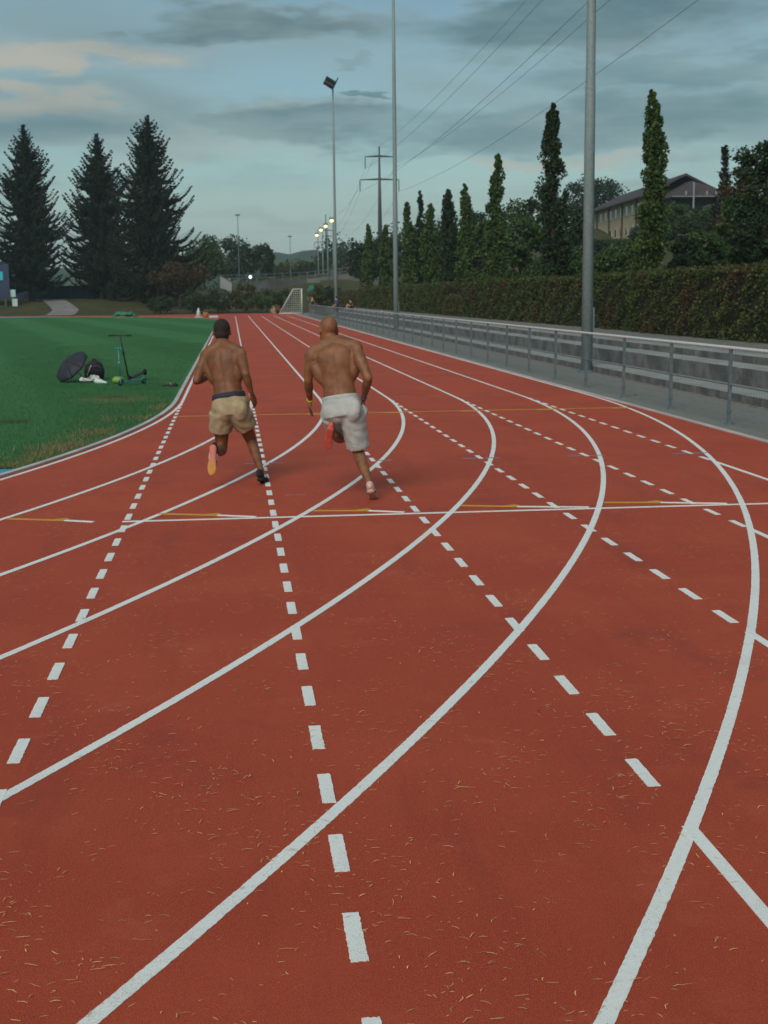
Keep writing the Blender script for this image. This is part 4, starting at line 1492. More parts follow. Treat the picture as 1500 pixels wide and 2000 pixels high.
def body_mesh(J, s=1.0, voxel=.0075, hands=True, face=True, smooth_it=14, shod=True):
    """one continuous body surface from posed joints (world coordinates, facing J['fwd'])"""
    J = {k: np.array(v, float) for k, v in J.items()}
    mb = MB()
    hipv = nrm(J['hipR'] - J['hipL'])
    shv = nrm(J['shR'] - J['shL'])
    fw = nrm(J['fwd'])
    pel, nk = J['pelvis'], J['neck']
    arch = J.get('arch', np.zeros(3))
    ts = [0, .12, .30, .44, .58, .72, .84, .93, 1.0]
    RX = [.160, .162, .148, .147, .160, .178, .190, .172, .070]
    RY = [.112, .116, .102, .100, .108, .118, .116, .095, .062]
    C = []
    R = []
    for t in ts:
        c = pel * (1 - t) + nk * t + arch * (4 * t * (1 - t))
        c = c + fw * .012 * math.sin(math.pi * t)
        C.append(c)
        R.append(nrm(hipv * (1 - t) + shv * t))
    loft(mb, C, np.array(RX) * s, np.array(RY) * s, R, 28, 4)
    up = nrm(nk - pel)
    bk = -nrm(fw - up * np.dot(fw, up))
    # shoulder girdle: traps, shoulder blades, lats, erectors, collar line
    for sd, sh in ((-1, J['shL']), (1, J['shR'])):
        loft(mb, [nk + up * .045 * s, nk * .45 + sh * .55 + bk * .012 * s + up * .030, sh + up * .012], [.050 * s, .056 * s, .060 * s], [.050 * s, .056 * s, .060 * s], bk, 14, 3)
        lat = shv * sd
        sc_ = nk + lat * .088 * s - up * .155 * s + bk * .078 * s
        mb.ellipsoid(sc_, (.060 * s, .020 * s, .090 * s), [nrm(lat * .96 - up * .2), bk, nrm(up + lat * .22)])
        arm_pit = sh - up * .115 * s - lat * .03 * s
        wst = pel * .62 + nk * .38 + lat * .098 * s
        loft(mb, [arm_pit + bk * .02, (arm_pit + wst) / 2 + lat * .022 * s + bk * .02 * s, wst], [.046 * s, .052 * s, .040 * s], [.060 * s, .060 * s, .050 * s], bk, 12, 3)
        e0 = pel + lat * .040 * s + bk * .080 * s + up * .02
        e1 = pel * .62 + nk * .38 + lat * .038 * s + bk * .070 * s
        e2 = pel * .35 + nk * .65 + lat * .036 * s + bk * .076 * s
        e3 = nk + lat * .03 * s - up * .10 * s + bk * .066 * s
        loft(mb, [e0, e1, e2, e3], [.044 * s, .046 * s, .044 * s, .030 * s], [.018 * s, .020 * s, .016 * s, .012 * s], lat, 10, 3)
        # chest
        ch = nk + lat * .075 * s - up * .17 * s - bk * .075 * s
        mb.ellipsoid(ch, (.08 * s, .035 * s, .065 * s), [lat, bk, up])
        # glute
        mb.ellipsoid(pel + lat * .075 * s + bk * .055 * s - up * .04 * s, (.078 * s, .070 * s, .085 * s), [lat, bk, up])
    # neck and head
    hd = J['head']
    so_ = s
    s = s * 1.09
    hup = nrm(J['crown'] - hd)
    hf = nrm(J.get('look', fw) - hup * np.dot(J.get('look', fw), hup))
    hr = np.cross(hf, hup)
    loft(mb, [nk - up * .03, (nk * .5 + hd * .5) - hup * .03 * s, hd - hup * .035 * s], [.068 * s, .059 * s, .058 * s], [.066 * s, .060 * s, .062 * s], hr, 18, 3)
    mb.ellipsoid(hd + hup * .028 * s - hf * .012 * s, (.0765 * s, .098 * s, .090 * s), [hr, hf, hup], 22, 14)
    mb.ellipsoid(hd - hup * .030 * s + hf * .022 * s, (.064 * s, .074 * s, .088 * s), [hr, hf, hup], 20, 12)
    if face:
        for sd in (-1, 1):
            mb.ellipsoid(hd + hr * sd * .079 * s - hup * .008 * s - hf * .008 * s, (.011 * s, .020 * s, .033 * s), [nrm(hr - hf * sd * .35), nrm(hf + hr * sd * .35), nrm(hup + hf * -.15)], 12, 8)
            mb.ellipsoid(hd + hr * sd * .033 * s + hup * .014 * s + hf * .082 * s, (.026 * s, .012 * s, .011 * s), [hr, hf, hup], 10, 6)
        loft(mb, [hd + hf * .088 * s + hup * .006 * s, hd + hf * .104 * s - hup * .018 * s, hd + hf * .108 * s - hup * .033 * s], [.010 * s, .014 * s, .018 * s], [.012 * s, .014 * s, .012 * s], hr, 8, 2)
        mb.ellipsoid(hd + hf * .092 * s - hup * .060 * s, (.024 * s, .010 * s, .010 * s), [hr, hf, hup], 10, 6)
        mb.ellipsoid(hd + hf * .080 * s - hup * .098 * s, (.026 * s, .022 * s, .020 * s), [hr, hf, hup], 10, 6)
    s = so_ * 1.0
    # arms
    for sd, k in ((-1, 'L'), (1, 'R')):
        sh, elb, wr = J['sh' + k], J['el' + k], J['wr' + k]
        mb.ellipsoid(sh - up * .012 + shv * sd * .006, (.068 * s, .066 * s, .078 * s), [shv, bk, up])
        loft(mb, [sh, sh * .62 + elb * .38, sh * .3 + elb * .7, elb], [.054 * s, .054 * s, .047 * s, .040 * s], [.056 * s, .058 * s, .049 * s, .041 * s], bk, 16, 4)
        loft(mb, [elb, elb * .7 + wr * .3, elb * .35 + wr * .65, wr], [.039 * s, .044 * s, .036 * s, .028 * s], [.040 * s, .043 * s, .033 * s, .022 * s], bk, 16, 4)
        if hands:
            hd_ = nrm(J['hd' + k] - wr)
            hand(mb, wr, hd_, J.get('palm' + k, -shv * sd), s, float(J.get('curl' + k, np.array(.7))), sd)
        else:
            mb.ellipsoid(wr + nrm(J['hd' + k] - wr) * .07 * s, (.04 * s, .03 * s, .085 * s), None)
    # legs
    for sd, k in ((-1, 'L'), (1, 'R')):
        hip, kn, an, to = J['hip' + k], J['kn' + k], J['an' + k], J['to' + k]
        bkk = -nrm(fw)
        ax = nrm(an - kn)
        calf_b = nrm((hip - kn) - ax * np.dot(hip - kn, ax))      # rough back-of-knee side
        if np.dot(calf_b, bkk) < 0 and abs(np.dot(ax, fw)) < .7:
            calf_b = bkk
        loft(mb, [hip, hip * .66 + kn * .34, hip * .28 + kn * .72, kn], [.086 * s, .083 * s, .068 * s, .056 * s], [.092 * s, .088 * s, .070 * s, .058 * s], hipv, 20, 4)
        loft(mb, [kn, kn * .72 + an * .28, kn * .42 + an * .58, kn * .15 + an * .85, an], [.055 * s, .056 * s, .047 * s, .035 * s, .034 * s], [.057 * s, .062 * s, .050 * s, .038 * s, .038 * s], hipv, 18, 4)
        mb.ellipsoid(kn * .70 + an * .30 + calf_b * .022 * s, (.044 * s, .042 * s, .105 * s), [hipv, nrm(np.cross(ax, hipv)), ax], 14, 10)
        fd = nrm(to - an)
        hl = J.get('hl' + k, an - fd * .03)
        if not shod:
            loft(mb, [hl, hl * .5 + to * .5, to], [.030 * s, .038 * s, .036 * s], [.030 * s, .032 * s, .018 * s], hipv, 14, 4)
            loft(mb, [an, hl * .75 + to * .25], [.034 * s, .030 * s], [.036 * s, .032 * s], hipv, 12, 2)
    s = so_
    me = remeshed(mb, voxel, smooth_it)
    # spine furrow and shoulder-blade lines
    n = len(me.vertices)
    co = np.empty(n * 3, np.float32)
    me.vertices.foreach_get('co', co)
    co = co.reshape(-1, 3).astype(float)
    q = co - pel
    t = q @ up / np.linalg.norm(nk - pel)
    spine = pel + np.outer(t * np.linalg.norm(nk - pel), up) + np.outer(4 * t * (1 - t), arch)
    latd = (co - spine) @ shv
    back = (co - spine) @ bk
    w = np.exp(-(latd / (.020 * s)) ** 2) * (back > .03) * sst(-.02, .1, t) * (1 - sst(.82, .98, t))
    co -= np.outer(w * .008 * s, bk)
    for sd in ():
        e = np.exp(-((latd * sd - (.045 + .05 * (t - .6)) * s) / (.010 * s)) ** 2) * (back > .02) * sst(.55, .66, t) * (1 - sst(.82, .92, t))
        co -= np.outer(e * .003 * s, bk)
    me.vertices.foreach_set('co', co.astype(np.float32).ravel())
    me.update()
    return me, dict(up=up, bk=bk, shv=shv, hipv=hipv, hup=hup, hf=hf, hr=hr, J=J)


def wrinkle(me, amp, freq, seed=0, mask=None):
    n = len(me.vertices)
    co = np.empty(n * 3, np.float32)
    no = np.empty(n * 3, np.float32)
    me.vertices.foreach_get('co', co)
    me.vertices.foreach_get('normal', no)
    co = co.reshape(-1, 3).astype(float)
    no = no.reshape(-1, 3)
    r = np.random.default_rng(seed)
    d = np.zeros(n)
    for i in range(7):
        k = r.normal(size=3) * freq * np.array([1, .7, 1.0])
        d += np.sin(co @ k + r.uniform(0, 6) + 1.2 * np.sin(co @ (r.normal(size=3) * freq * .5))) / 3.0
    d = np.abs(d) - .5
    co += no * (d * amp)[:, None]
    me.vertices.foreach_set('co', co.astype(np.float32).ravel())
    me.update()


def to_local(me, org):
    me.transform(Matrix.Translation(Vector((-float(org[0]), -float(org[1]), -float(org[2])))))
    return me


SOLE = [(-.035, 0), (-.03, .022), (-.008, .034), (.05, .034), (.10, .033), (.16, .044), (.20, .048), (.235, .042), (.262, .022), (.270, 0), (.262, -.018), (.235, -.032),
        (.20, -.040), (.16, -.038), (.10, -.027), (.05, -.028), (-.008, -.032), (-.03, -.020)]


def shoe(parent, heel, toe, upv, m_sole, m_upper, side=1, s=1.0, stripe=None, name='shoe'):
    """shoe with its sole; local x runs heel to toe, z from sole to ankle"""
    heel, toe = np.array(heel, float), np.array(toe, float)
    x = nrm(toe - heel)
    z = nrm(np.array(upv, float) - x * np.dot(upv, x))
    y = np.cross(z, x)
    mb = MB()
    loft(mb, [(-.03, 0, .055), (.0, 0, .055), (.05, 0, .050), (.11, 0, .045), (.17, .003 * side, .036), (.225, .004 * side, .028), (.258, .002 * side, .024)],
         [.022, .034, .034, .034, .041, .038, .018], [.030, .042, .045, .040, .030, .020, .010], (0, 1, 0), 18, 4)
    loft(mb, [(.01, 0, .05), (.012, 0, .080)], [.034, .036], [.040, .040], (0, 1, 0), 16, 3)
    up_me = remeshed(mb, .0075, 4)
    o = link(name, up_me, m_upper, parent)
    M = Matrix(((x[0], y[0], z[0], heel[0]), (x[1], y[1], z[1], heel[1]), (x[2], y[2], z[2], heel[2]), (0, 0, 0, 1)))
    o.matrix_local = M
    o.scale = (s, s, s)
    poly = [(a, b * side) for a, b in SOLE]
    if side < 0:
        poly = poly[::-1]
    so = MB().prism(poly, -.004, .022).mesh('sole')
    bm = bmesh.new()
    bm.from_mesh(so)
    bmesh.ops.bevel(bm, geom=bm.edges[:], offset=.006, segments=2, affect='EDGES')
    bm.to_mesh(so)
    bm.free()
    link('sole', so, m_sole, o)
    for i, (xa, xb) in enumerate(((-.02, .05), (.13, .18), (.195, .245))):
        MB().box((xa, -.022, -.0075), (xb, .022, -.003)).build('tread', m_sole, o)
    if stripe:
        for sdd in (-1, 1):
            MB().box((.06, sdd * .036 - .004, .03), (.12, sdd * .036 + .004, .06)).build('side_stripe', stripe, o)
    for k in range(3):
        MB().tube([(.10 + .022 * k, -.025, .078 - .008 * k), (.10 + .022 * k, 0, .086 - .009 * k), (.10 + .022 * k, .025, .078 - .008 * k)], .003, 5).build('lace', M_whitef, o)
    return o


def torso_band(mb, pel, up, lat, fwv, z0, z1, rx0, rx1, ry0, ry1, bk=0.0):
    loft(mb, [pel + up * z0 - fwv * bk, pel + up * z1 - fwv * bk], [rx0, rx1], [ry0, ry1], lat, 32, 4, cap=False)


# ---- right runner (bald, pale grey shorts)
def zr(zx, zy):
    return 340 + zx / 3.409, 590 + zy / 3.409


def jp(zx, zy, Y):
    return atY(*zr(zx, zy), Y)


YR = 12.24
J = dict(fwd=(-.06, 1, 0), pelvis=jp(1112, 690, YR), neck=jp(1062, 285, YR + .10), arch=(0, -.035, 0),
         head=jp(1026, 190, YR + .19), crown=jp(1022, 95, YR + .235), look=(-.25, 1, -.12),
         shL=jp(916, 352, YR + .13), elL=jp(893, 520, YR + .17), wrL=jp(904, 655, YR + .36), hdL=jp(906, 780, YR + .42),
         shR=jp(1205, 305, YR + .02), elR=jp(1293, 505, YR - .17), wrR=jp(1262, 640, YR + .02), hdR=jp(1258, 700, YR + .12),
         hipL=jp(1055, 735, YR + .05), knL=jp(1112, 900, YR + .34), anL=jp(1064, 888, YR - .03), toL=jp(1012, 985, YR + .06), hlL=jp(1038, 862, YR - .10),
         hipR=jp(1178, 720, YR - .03), knR=jp(1222, 985, YR + .07), anR=jp(1306, 1225, YR - .22), toR=jp(1332, 1298, YR - .12), hlR=jp(1312, 1245, YR - .27),
         palmL=(1, -.2, .2), palmR=(-1, .2, 0), curlL=.45, curlR=.9)
org = np.array([J['pelvis'][0], J['pelvis'][1], 0])
run2 = empty('person', org, 'bald shirtless runner in pale grey shorts, seen from behind, right of the pair', 'person')
me, fr = body_mesh(J)
link('body', to_local(me, org), M_skinB, run2)


def folds(me, J, fr, amp):
    # soft drapery: creases fanning from the crotch and seat
    n = len(me.vertices)
    co = np.empty(n * 3, np.float32)
    no = np.empty(n * 3, np.float32)
    me.vertices.foreach_get('co', co)
    me.vertices.foreach_get('normal', no)
    co = co.reshape(-1, 3).astype(float)
    no = no.reshape(-1, 3)
    c = J['pelvis'] - fr['up'] * .16 + fr['bk'] * .1
    q = co - c
    a = np.arctan2(q @ fr['up'], q @ fr['hipv'])
    r = np.linalg.norm(q, axis=1)
    d = np.sin(a * 11 + 2.5 * np.sin(r * 16)) * sst(.05, .14, r) * (1 - sst(.30, .45, r))
    d2 = np.sin((q @ fr['hipv']) * 62 + 3 * np.sin((q @ fr['up']) * 14)) * sst(.10, .2, -(q @ fr['up']) + .12)
    co += no * (amp * (.8 * d + .7 * d2))[:, None]
    me.vertices.foreach_set('co', co.astype(np.float32).ravel())
    me.update()


def shorts(J, fr, leg_len, rt, hem, flare, voxel=.010, seed=1, waist=.15, drop=.0, amp=.006):
    J = fr['J']
    up, lat, bk = fr['up'], fr['hipv'], fr['bk']
    pel = J['pelvis']
    mb = MB()
    loft(mb, [pel + up * waist, pel + up * .03, pel - up * .06, pel - up * .11], [.166, .184, .188, .180], [.128, .142, .152, .150], lat, 28, 4, cap=False)
    for sd, k in ((-1, 'L'), (1, 'R')):
        hip, kn = J['hip' + k], J['kn' + k]
        d = nrm(kn - hip)
        L = leg_len[0 if sd < 0 else 1]
        p0 = hip + bk * .01
        loft(mb, [p0, p0 + d * L * .5 + lat * sd * flare * .4, p0 + d * L + lat * sd * flare], [rt, rt * .5 + hem * .5, hem], [rt * 1.12, rt * .55 + hem * .55, hem * 1.05], lat, 24, 4, cap=False)
        # seat
        mb.ellipsoid(pel + lat * sd * .075 + bk * .062 - up * .045, (.108, .094, .125), [lat, bk, up])
    me = remeshed(mb, voxel, 12)
    wrinkle(me, amp, 26, seed)
    folds(me, J, fr, amp * 1.5)
    return me


sm_ = shorts(J, fr, (.34, .37), .118, .106, .010, seed=3, waist=.075, amp=.0018)
pant = link('shorts', to_local(sm_, org), M_greyc, run2)
fj = fr['J']
# waistband, pocket flap
mb = MB()
torso_band(mb, fj['pelvis'], fr['up'], fr['hipv'], nrm(J['fwd']), .055, .092, .174, .170, .136, .134)
wb = link('waistband', to_local(remeshed(mb, .008, 2), org), M_greyc, pant)
mb = MB()
pk_ = jp(1272, 725, YR - .02)
loft(mb, [pk_ + np.array([-.02, 0, .05]), pk_, pk_ + np.array([-.01, 0, -.05])], [.012, .030, .014], [.05, .06, .05], (1, 0, 0), 12, 3)
link('pocket', to_local(remeshed(mb, .008, 2), org), M_greyc, pant)
# wrist bands
for a, b_, mm, nm in ((fj['elL'], fj['wrL'], M_brace, 'yellow_wristband'), (fj['elR'], fj['wrR'], M_braceb, 'blue_wristband')):
    d = nrm(b_ - a)
    c = b_ - d * .01
    mb = MB()
    loft(mb, [c - d * .011, c + d * .011], [.034, .033], [.029, .028], fr['bk'], 18, 2, cap=False)
    link(nm, to_local(mb.mesh(nm, True), org), mm, run2)
heelL = fj['hlL'] - org
toeL = fj['toL'] - org
shoe(run2, heelL + np.array([.0, -.03, .01]), toeL + np.array([0, -.03, 0]), np.array([.15, 1, .35]), M_coral, M_coral, -1, .92)['label'] = 'coral shoe lifted behind, sole showing'
hR, tR = fj['hlR'] - org, fj['toR'] - org
shoe(run2, hR + np.array([0, -.01, -.03]), tR + np.array([.0, .02, -.03]), np.array([-.1, .55, .8]), mat('pale_pink_sole', (.55, .33, .28), .7), mat('pale_pink_mesh', (.62, .42, .37), .8), 1, .98, M_teals)['label'] = 'pale pink shoe with a green mark, pushing off the track'
for sd in (-1, 1):
    e = fj['head'] + fr['hr'] * sd * .031 + fr['hup'] * .002 + fr['hf'] * .078 - org
    MB().ellipsoid(e, (.012, .012, .012), None, 10, 8).build('eye', M_whitef, run2, True)

# ---- left runner (short dark hair, khaki shorts)
YL = 13.42
J = dict(fwd=(.02, 1, 0), pelvis=jp(372, 690, YL), neck=jp(318, 300, YL + .12), arch=(0, -.03, 0),
         head=jp(319, 200, YL + .20), crown=jp(318, 108, YL + .24), look=(.1, 1, -.1),
         shL=jp(212, 362, YL + .16), elL=jp(148, 525, YL + .10), wrL=jp(232, 500, YL + .36), hdL=jp(275, 470, YL + .46),
         shR=jp(437, 338, YL + .03), elR=jp(478, 480, YL - .16), wrR=jp(515, 608, YL - .10), hdR=jp(545, 690, YL - .05),
         hipL=jp(312, 735, YL + .02), knL=jp(318, 985, YL + .12), anL=jp(284, 995, YL - .28), toL=jp(246, 1120, YL - .34), hlL=jp(258, 985, YL - .36),
         hipR=jp(434, 730, YL - .02), knR=jp(515, 925, YL + .16), anR=jp(578, 1120, YL - .13), toR=jp(612, 1182, YL + .0), hlR=jp(574, 1155, YL - .18),
         palmL=(1, 0, -.3), palmR=(-.6, .5, .3), curlL=1.1, curlR=.25)
org = np.array([J['pelvis'][0], J['pelvis'][1], 0])
run1 = empty('person', org, 'shirtless runner with short dark hair in khaki shorts, left of the pair', 'person')
me, fr = body_mesh(J, .97)
link('body', to_local(me, org), M_skinA, run1)
fj = fr['J']
sm_ = shorts(J, fr, (.20, .19), .118, .112, .008, seed=8, waist=.075, amp=.0024)
pant = link('shorts', to_local(sm_, org), M_khaki, run1)
mb = MB()
torso_band(mb, fj['pelvis'], fr['up'], fr['hipv'], nrm(J['fwd']), .072, .122, .170, .166, .134, .131)
link('waistband', to_local(remeshed(mb, .008, 2), org), M_band, pant)
mb = MB()
for sd in (-1, 1):
    pass
# cropped hair cap, following the skull
hd = fj['head']
mb.ellipsoid(hd + fr['hup'] * .034 - fr['hf'] * .018, (.0842, .1050, .0970), [fr['hr'], fr['hf'], fr['hup']], 28, 18)
mb.ellipsoid(hd - fr['hup'] * .030 - fr['hf'] * .038, (.072, .068, .066), [fr['hr'], fr['hf'], fr['hup']], 22, 14)
link('hair', to_local(remeshed(mb, .007, 3), org), M_hairA, run1)
heelL, toeL = fj['hlL'] - org, fj['toL'] - org
shoe(run1, heelL + np.array([0, -.02, .02]), toeL + np.array([0, -.02, -.02]), np.array([.25, 1, .1]), M_pinksole, M_blackc, -1, 1.0, M_whitef)['label'] = 'shoe with a pink and yellow sole turned to the viewer'
hR, tR = fj['hlR'] - org, fj['toR'] - org
shoe(run1, hR + np.array([0, -.01, -.045]), tR + np.array([0, .03, -.03]), np.array([-.1, .25, .9]), M_blackc, M_blackc, 1, 1.0, M_whitef)['label'] = 'black shoe with a white mark, on the track'
for sd in (-1, 1):
    e = fj['head'] + fr['hr'] * sd * .031 + fr['hup'] * .002 + fr['hf'] * .078 - org
    MB().ellipsoid(e, (.012, .012, .012), None, 10, 8).build('eye', M_whitef, run1, True)


# ---- far people (a dozen pixels tall): same continuous body, coarser
def small_person(x, y, z, rz, pose, label, skin, top, bottom, hairm, sc=1.0, long_hair=False):
    t = empty('person', (x, y, z), label, 'person', None, rz)
    if pose == 'stand':
        J = dict(fwd=(0, 1, 0), pelvis=(0, 0, .95), neck=(0, .0, 1.46), head=(0, .02, 1.62), crown=(0, .02, 1.74), look=(0, 1, -.1),
                 shL=(-.18, 0, 1.40), elL=(-.24, -.03, 1.12), wrL=(-.16, .18, 1.05), hdL=(-.10, .28, 1.08), shR=(.18, 0, 1.40), elR=(.24, -.03, 1.12), wrR=(.16, .18, 1.05), hdR=(.10, .28, 1.08),
                 hipL=(-.09, 0, .92), knL=(-.10, .03, .50), anL=(-.10, 0, .09), toL=(-.13, .17, .03), hlL=(-.10, -.04, .04), hipR=(.09, 0, .92), knR=(.11, .05, .50), anR=(.12, .04, .09), toR=(.15, .2, .03), hlR=(.12, 0, .04))
    else:
        J = dict(fwd=(0, 1, 0), pelvis=(0, 0, .14), neck=(0, .10, .62), head=(0, .15, .77), crown=(0, .17, .89), look=(0, 1, -.3),
                 shL=(-.18, .08, .56), elL=(-.24, .22, .36), wrL=(-.12, .40, .42), hdL=(-.02, .44, .42), shR=(.18, .08, .56), elR=(.24, .22, .36), wrR=(.12, .40, .42), hdR=(.02, .44, .42),
                 hipL=(-.09, .02, .12), knL=(-.14, .38, .46), anL=(-.12, .55, .09), toL=(-.13, .72, .03), hlL=(-.12, .5, .04), hipR=(.09, .02, .12), knR=(.14, .38, .46), anR=(.12, .55, .09), toR=(.13, .72, .03), hlR=(.12, .5, .04))
    me, fr = body_mesh(J, 1.0, .022, False, False, 2, False)
    link('body', me, skin, t)
    fj = fr['J']
    mb = MB()
    p, nk = fj['pelvis'], fj['neck']
    loft(mb, [p + fr['up'] * .10, p * .5 + nk * .5, nk - fr['up'] * .06], [.17, .175, .15], [.13, .135, .12], fr['shv'], 20, 3)
    for k, sd in (('L', -1), ('R', 1)):
        sh, el_ = fj['sh' + k], fj['el' + k]
        loft(mb, [sh, sh * .4 + el_ * .6], [.075, .068], [.075, .068], fr['bk'], 12, 2)
    link('shirt', remeshed(mb, .022, 2), top, t)
    mb = MB()
    loft(mb, [p + fr['up'] * .12, p - fr['up'] * .06], [.175, .18], [.135, .14], fr['hipv'], 20, 2)
    for k in 'LR':
        hip, kn = fj['hip' + k], fj['kn' + k]
        loft(mb, [hip, hip * .5 + kn * .5], [.105, .10], [.11, .105], fr['hipv'], 14, 2)
    link('shorts', remeshed(mb, .022, 2), bottom, t)
    mb = MB()
    mb.ellipsoid(fj['head'] + fr['hup'] * .034 - fr['hf'] * .016, (.086, .105, .098), [fr['hr'], fr['hf'], fr['hup']])
    if long_hair:
        loft(mb, [fj['head'] - fr['hf'] * .07, fj['head'] - fr['hf'] * .11 - fr['hup'] * .16, fj['head'] - fr['hf'] * .10 - fr['hup'] * .30], [.08, .09, .05], [.04, .04, .03], fr['hr'], 12, 3)
    link('hair', remeshed(mb, .018, 2), hairm, t)
    t.scale = (sc, sc, sc)
    return t


p = G(610.5, 616.5)
small_person(p[0], p[1], 0, .3, 'stand', 'standing person with fair hair in black shorts at the far end of the railing', M_skinC, M_blackc, M_blackc, M_hairB, .97, True)
p = atX(657, 585, 7.75)
small_person(p[0], p[1], 0, 1.2, 'stand', 'person in a blue shirt standing behind the far railing', M_skinC, M_bluesh, M_blackc, M_hairA, 1.02)
p = atX(688, 590, 9.9)
small_person(p[0], p[1], .63, 1.6, 'sit', 'person in dark clothes sitting on the far terrace steps', M_skinC, M_blackc, M_blackc, M_hairA, 1.0)
p = G(543.5, 612.2)
small_person(p[0], p[1], 0, -2.4, 'sit', 'person in dark red sitting on the ground against the goal', M_skinA, M_redc, M_blackc, M_hairA, 1.0)
p = G(536, 612.5)
small_person(p[0], p[1], 0, 2.6, 'sit', 'person with bare arms sitting left of the one against the goal', M_skinC, M_redc, M_whitef, M_hairA, .95)

# ------------------------------------------------------------------ belongings on the grass
# black umbrella lying on its side
u0 = G(134, 748)
ub = empty('umbrella', (u0[0], u0[1] + .1, .01), 'open navy black umbrella lying on its side on the grass', 'umbrella')
axis = nrm(np.array([-.58, -.46, .67]))
ex = nrm(np.cross(axis, [0, 0, 1]))
ey = np.cross(axis, ex)
Ru, Hu = .44, .17
apex = np.array([-.02, -.05, .46])
can = MB()
ribs = []
NS = 8
for s in range(NS):
    for j in range(7):
        rr = j / 6
        for k in range(5):
            a = (s + k / 4) * 2 * math.pi / NS
            sag = 1 - .07 * rr * math.sin(math.pi * k / 4) ** 1
            r = Ru * math.sin(rr * 1.25) / math.sin(1.25) * sag
            dz_ = Hu * (1 - math.cos(rr * 1.25)) / (1 - math.cos(1.25))
            can.v.append(tuple(apex - axis * dz_ + (ex * math.cos(a) + ey * math.sin(a)) * r))
    b0 = s * 35
    for j in range(6):
        for k in range(4):
            can.f.append((b0 + j * 5 + k, b0 + j * 5 + k + 1, b0 + j * 5 + k + 6, b0 + j * 5 + k + 5))
zmin = min(v[2] for v in can.v)
co_ = can.build('canopy', M_umb, ub, True, (0, 0, -zmin + .005))
sol = co_.modifiers.new('thick', 'SOLIDIFY')
sol.thickness = .003
for s in range(NS):
    a = s * 2 * math.pi / NS
    pts = []
    for rr in np.linspace(0, 1, 6):
        r = Ru * math.sin(rr * 1.25) / math.sin(1.25)
        dz_ = Hu * (1 - math.cos(rr * 1.25)) / (1 - math.cos(1.25))
        pts.append(tuple(apex - axis * (dz_ + .008) + (ex * math.cos(a) + ey * math.sin(a)) * r))
    MB().tube(pts, .0035, 5).build('rib', M_darkm, ub, loc=(0, 0, -zmin + .005))
MB().tube([tuple(apex + axis * .05), tuple(apex - axis * .55)], .007, 8).build('shaft', M_darkm, ub, loc=(0, 0, -zmin + .005))
MB().tube([tuple(apex - axis * .55), tuple(apex - axis * .65)], .018, 10).build('handle', M_blackp, ub, loc=(0, 0, -zmin + .005))

# black backpack
b0 = G(185, 742)
bp = empty('backpack', (b0[0], b0[1], .01), 'black backpack standing on the grass beside the umbrella', 'backpack', rz=.15)
mb = MB()
loft(mb, [(0, 0, .03), (0, 0, .12), (0, .01, .26), (.01, .02, .36), (.01, .03, .41)], [.20, .225, .215, .165, .08], [.11, .13, .12, .09, .05], (1, 0, 0), 24, 4)
me = remeshed(mb, .012, 3)
wrinkle(me, .010, 22, 4)
link('bag_body', me, M_black, bp)
mb = MB()
loft(mb, [(0, -.12, .05), (0, -.13, .14), (0, -.115, .23)], [.13, .15, .12], [.035, .045, .03], (1, 0, 0), 20, 3)
link('front_pocket', remeshed(mb, .012, 3), M_black, bp)
for sd in (-1, 1):
    MB().tube([(sd * .10, .10, .38), (sd * .13, .20, .30), (sd * .14, .20, .16), (sd * .15, .12, .06)], .016, 6).build('shoulder_strap', M_black, bp, True)
MB().tube([(-.05, .03, .41), (-.03, .03, .46), (.03, .03, .46), (.05, .03, .41)], .010, 6).build('top_handle', M_black, bp, True)
MB().tube([(-.14, -.125, .26), (-.05, -.125, .30), (.06, -.120, .31), (.15, -.105, .26)], .004, 5).build('zip', M_galv, bp)
MB().tube([(-.17, -.10, .10), (-.12, -.125, .22), (-.07, -.115, .33)], .010, 5).build('side_piping', M_whitef, bp)

# trainers and a crumpled white cloth in front of it
for i, (px, py, ang, lab) in enumerate(((168, 748, .5, 'white trainer left of the crumpled cloth on the grass'), (196, 751, -.4, 'white trainer right of the crumpled cloth, by the backpack'))):
    g = G(px, py)
    tr = empty('trainer', (g[0], g[1], .012), lab, 'shoe', 'loose trainers by the backpack', rz=ang)
    shoe(tr, (-.10, 0, .006), (.15, 0, .006), (0, 0, 1), M_teals if i else M_blackp, M_whitef, 1 if i else -1, 1.0, None, 'upper')
g = G(181, 746)
mb = MB()
loft(mb, [(-.17, 0, .03), (-.05, .02, .07), (.06, -.01, .085), (.17, .01, .03)], [.06, .09, .10, .05], [.03, .06, .07, .03], (0, 1, 0), 20, 4)
me = remeshed(mb, .010, 2)
wrinkle(me, .028, 34, 9)
o = link('cloth', me, M_whitef, None, (g[0], g[1] - .05, .0))
tag(o, 'crumpled white cloth heaped in front of the black backpack', 'cloth')


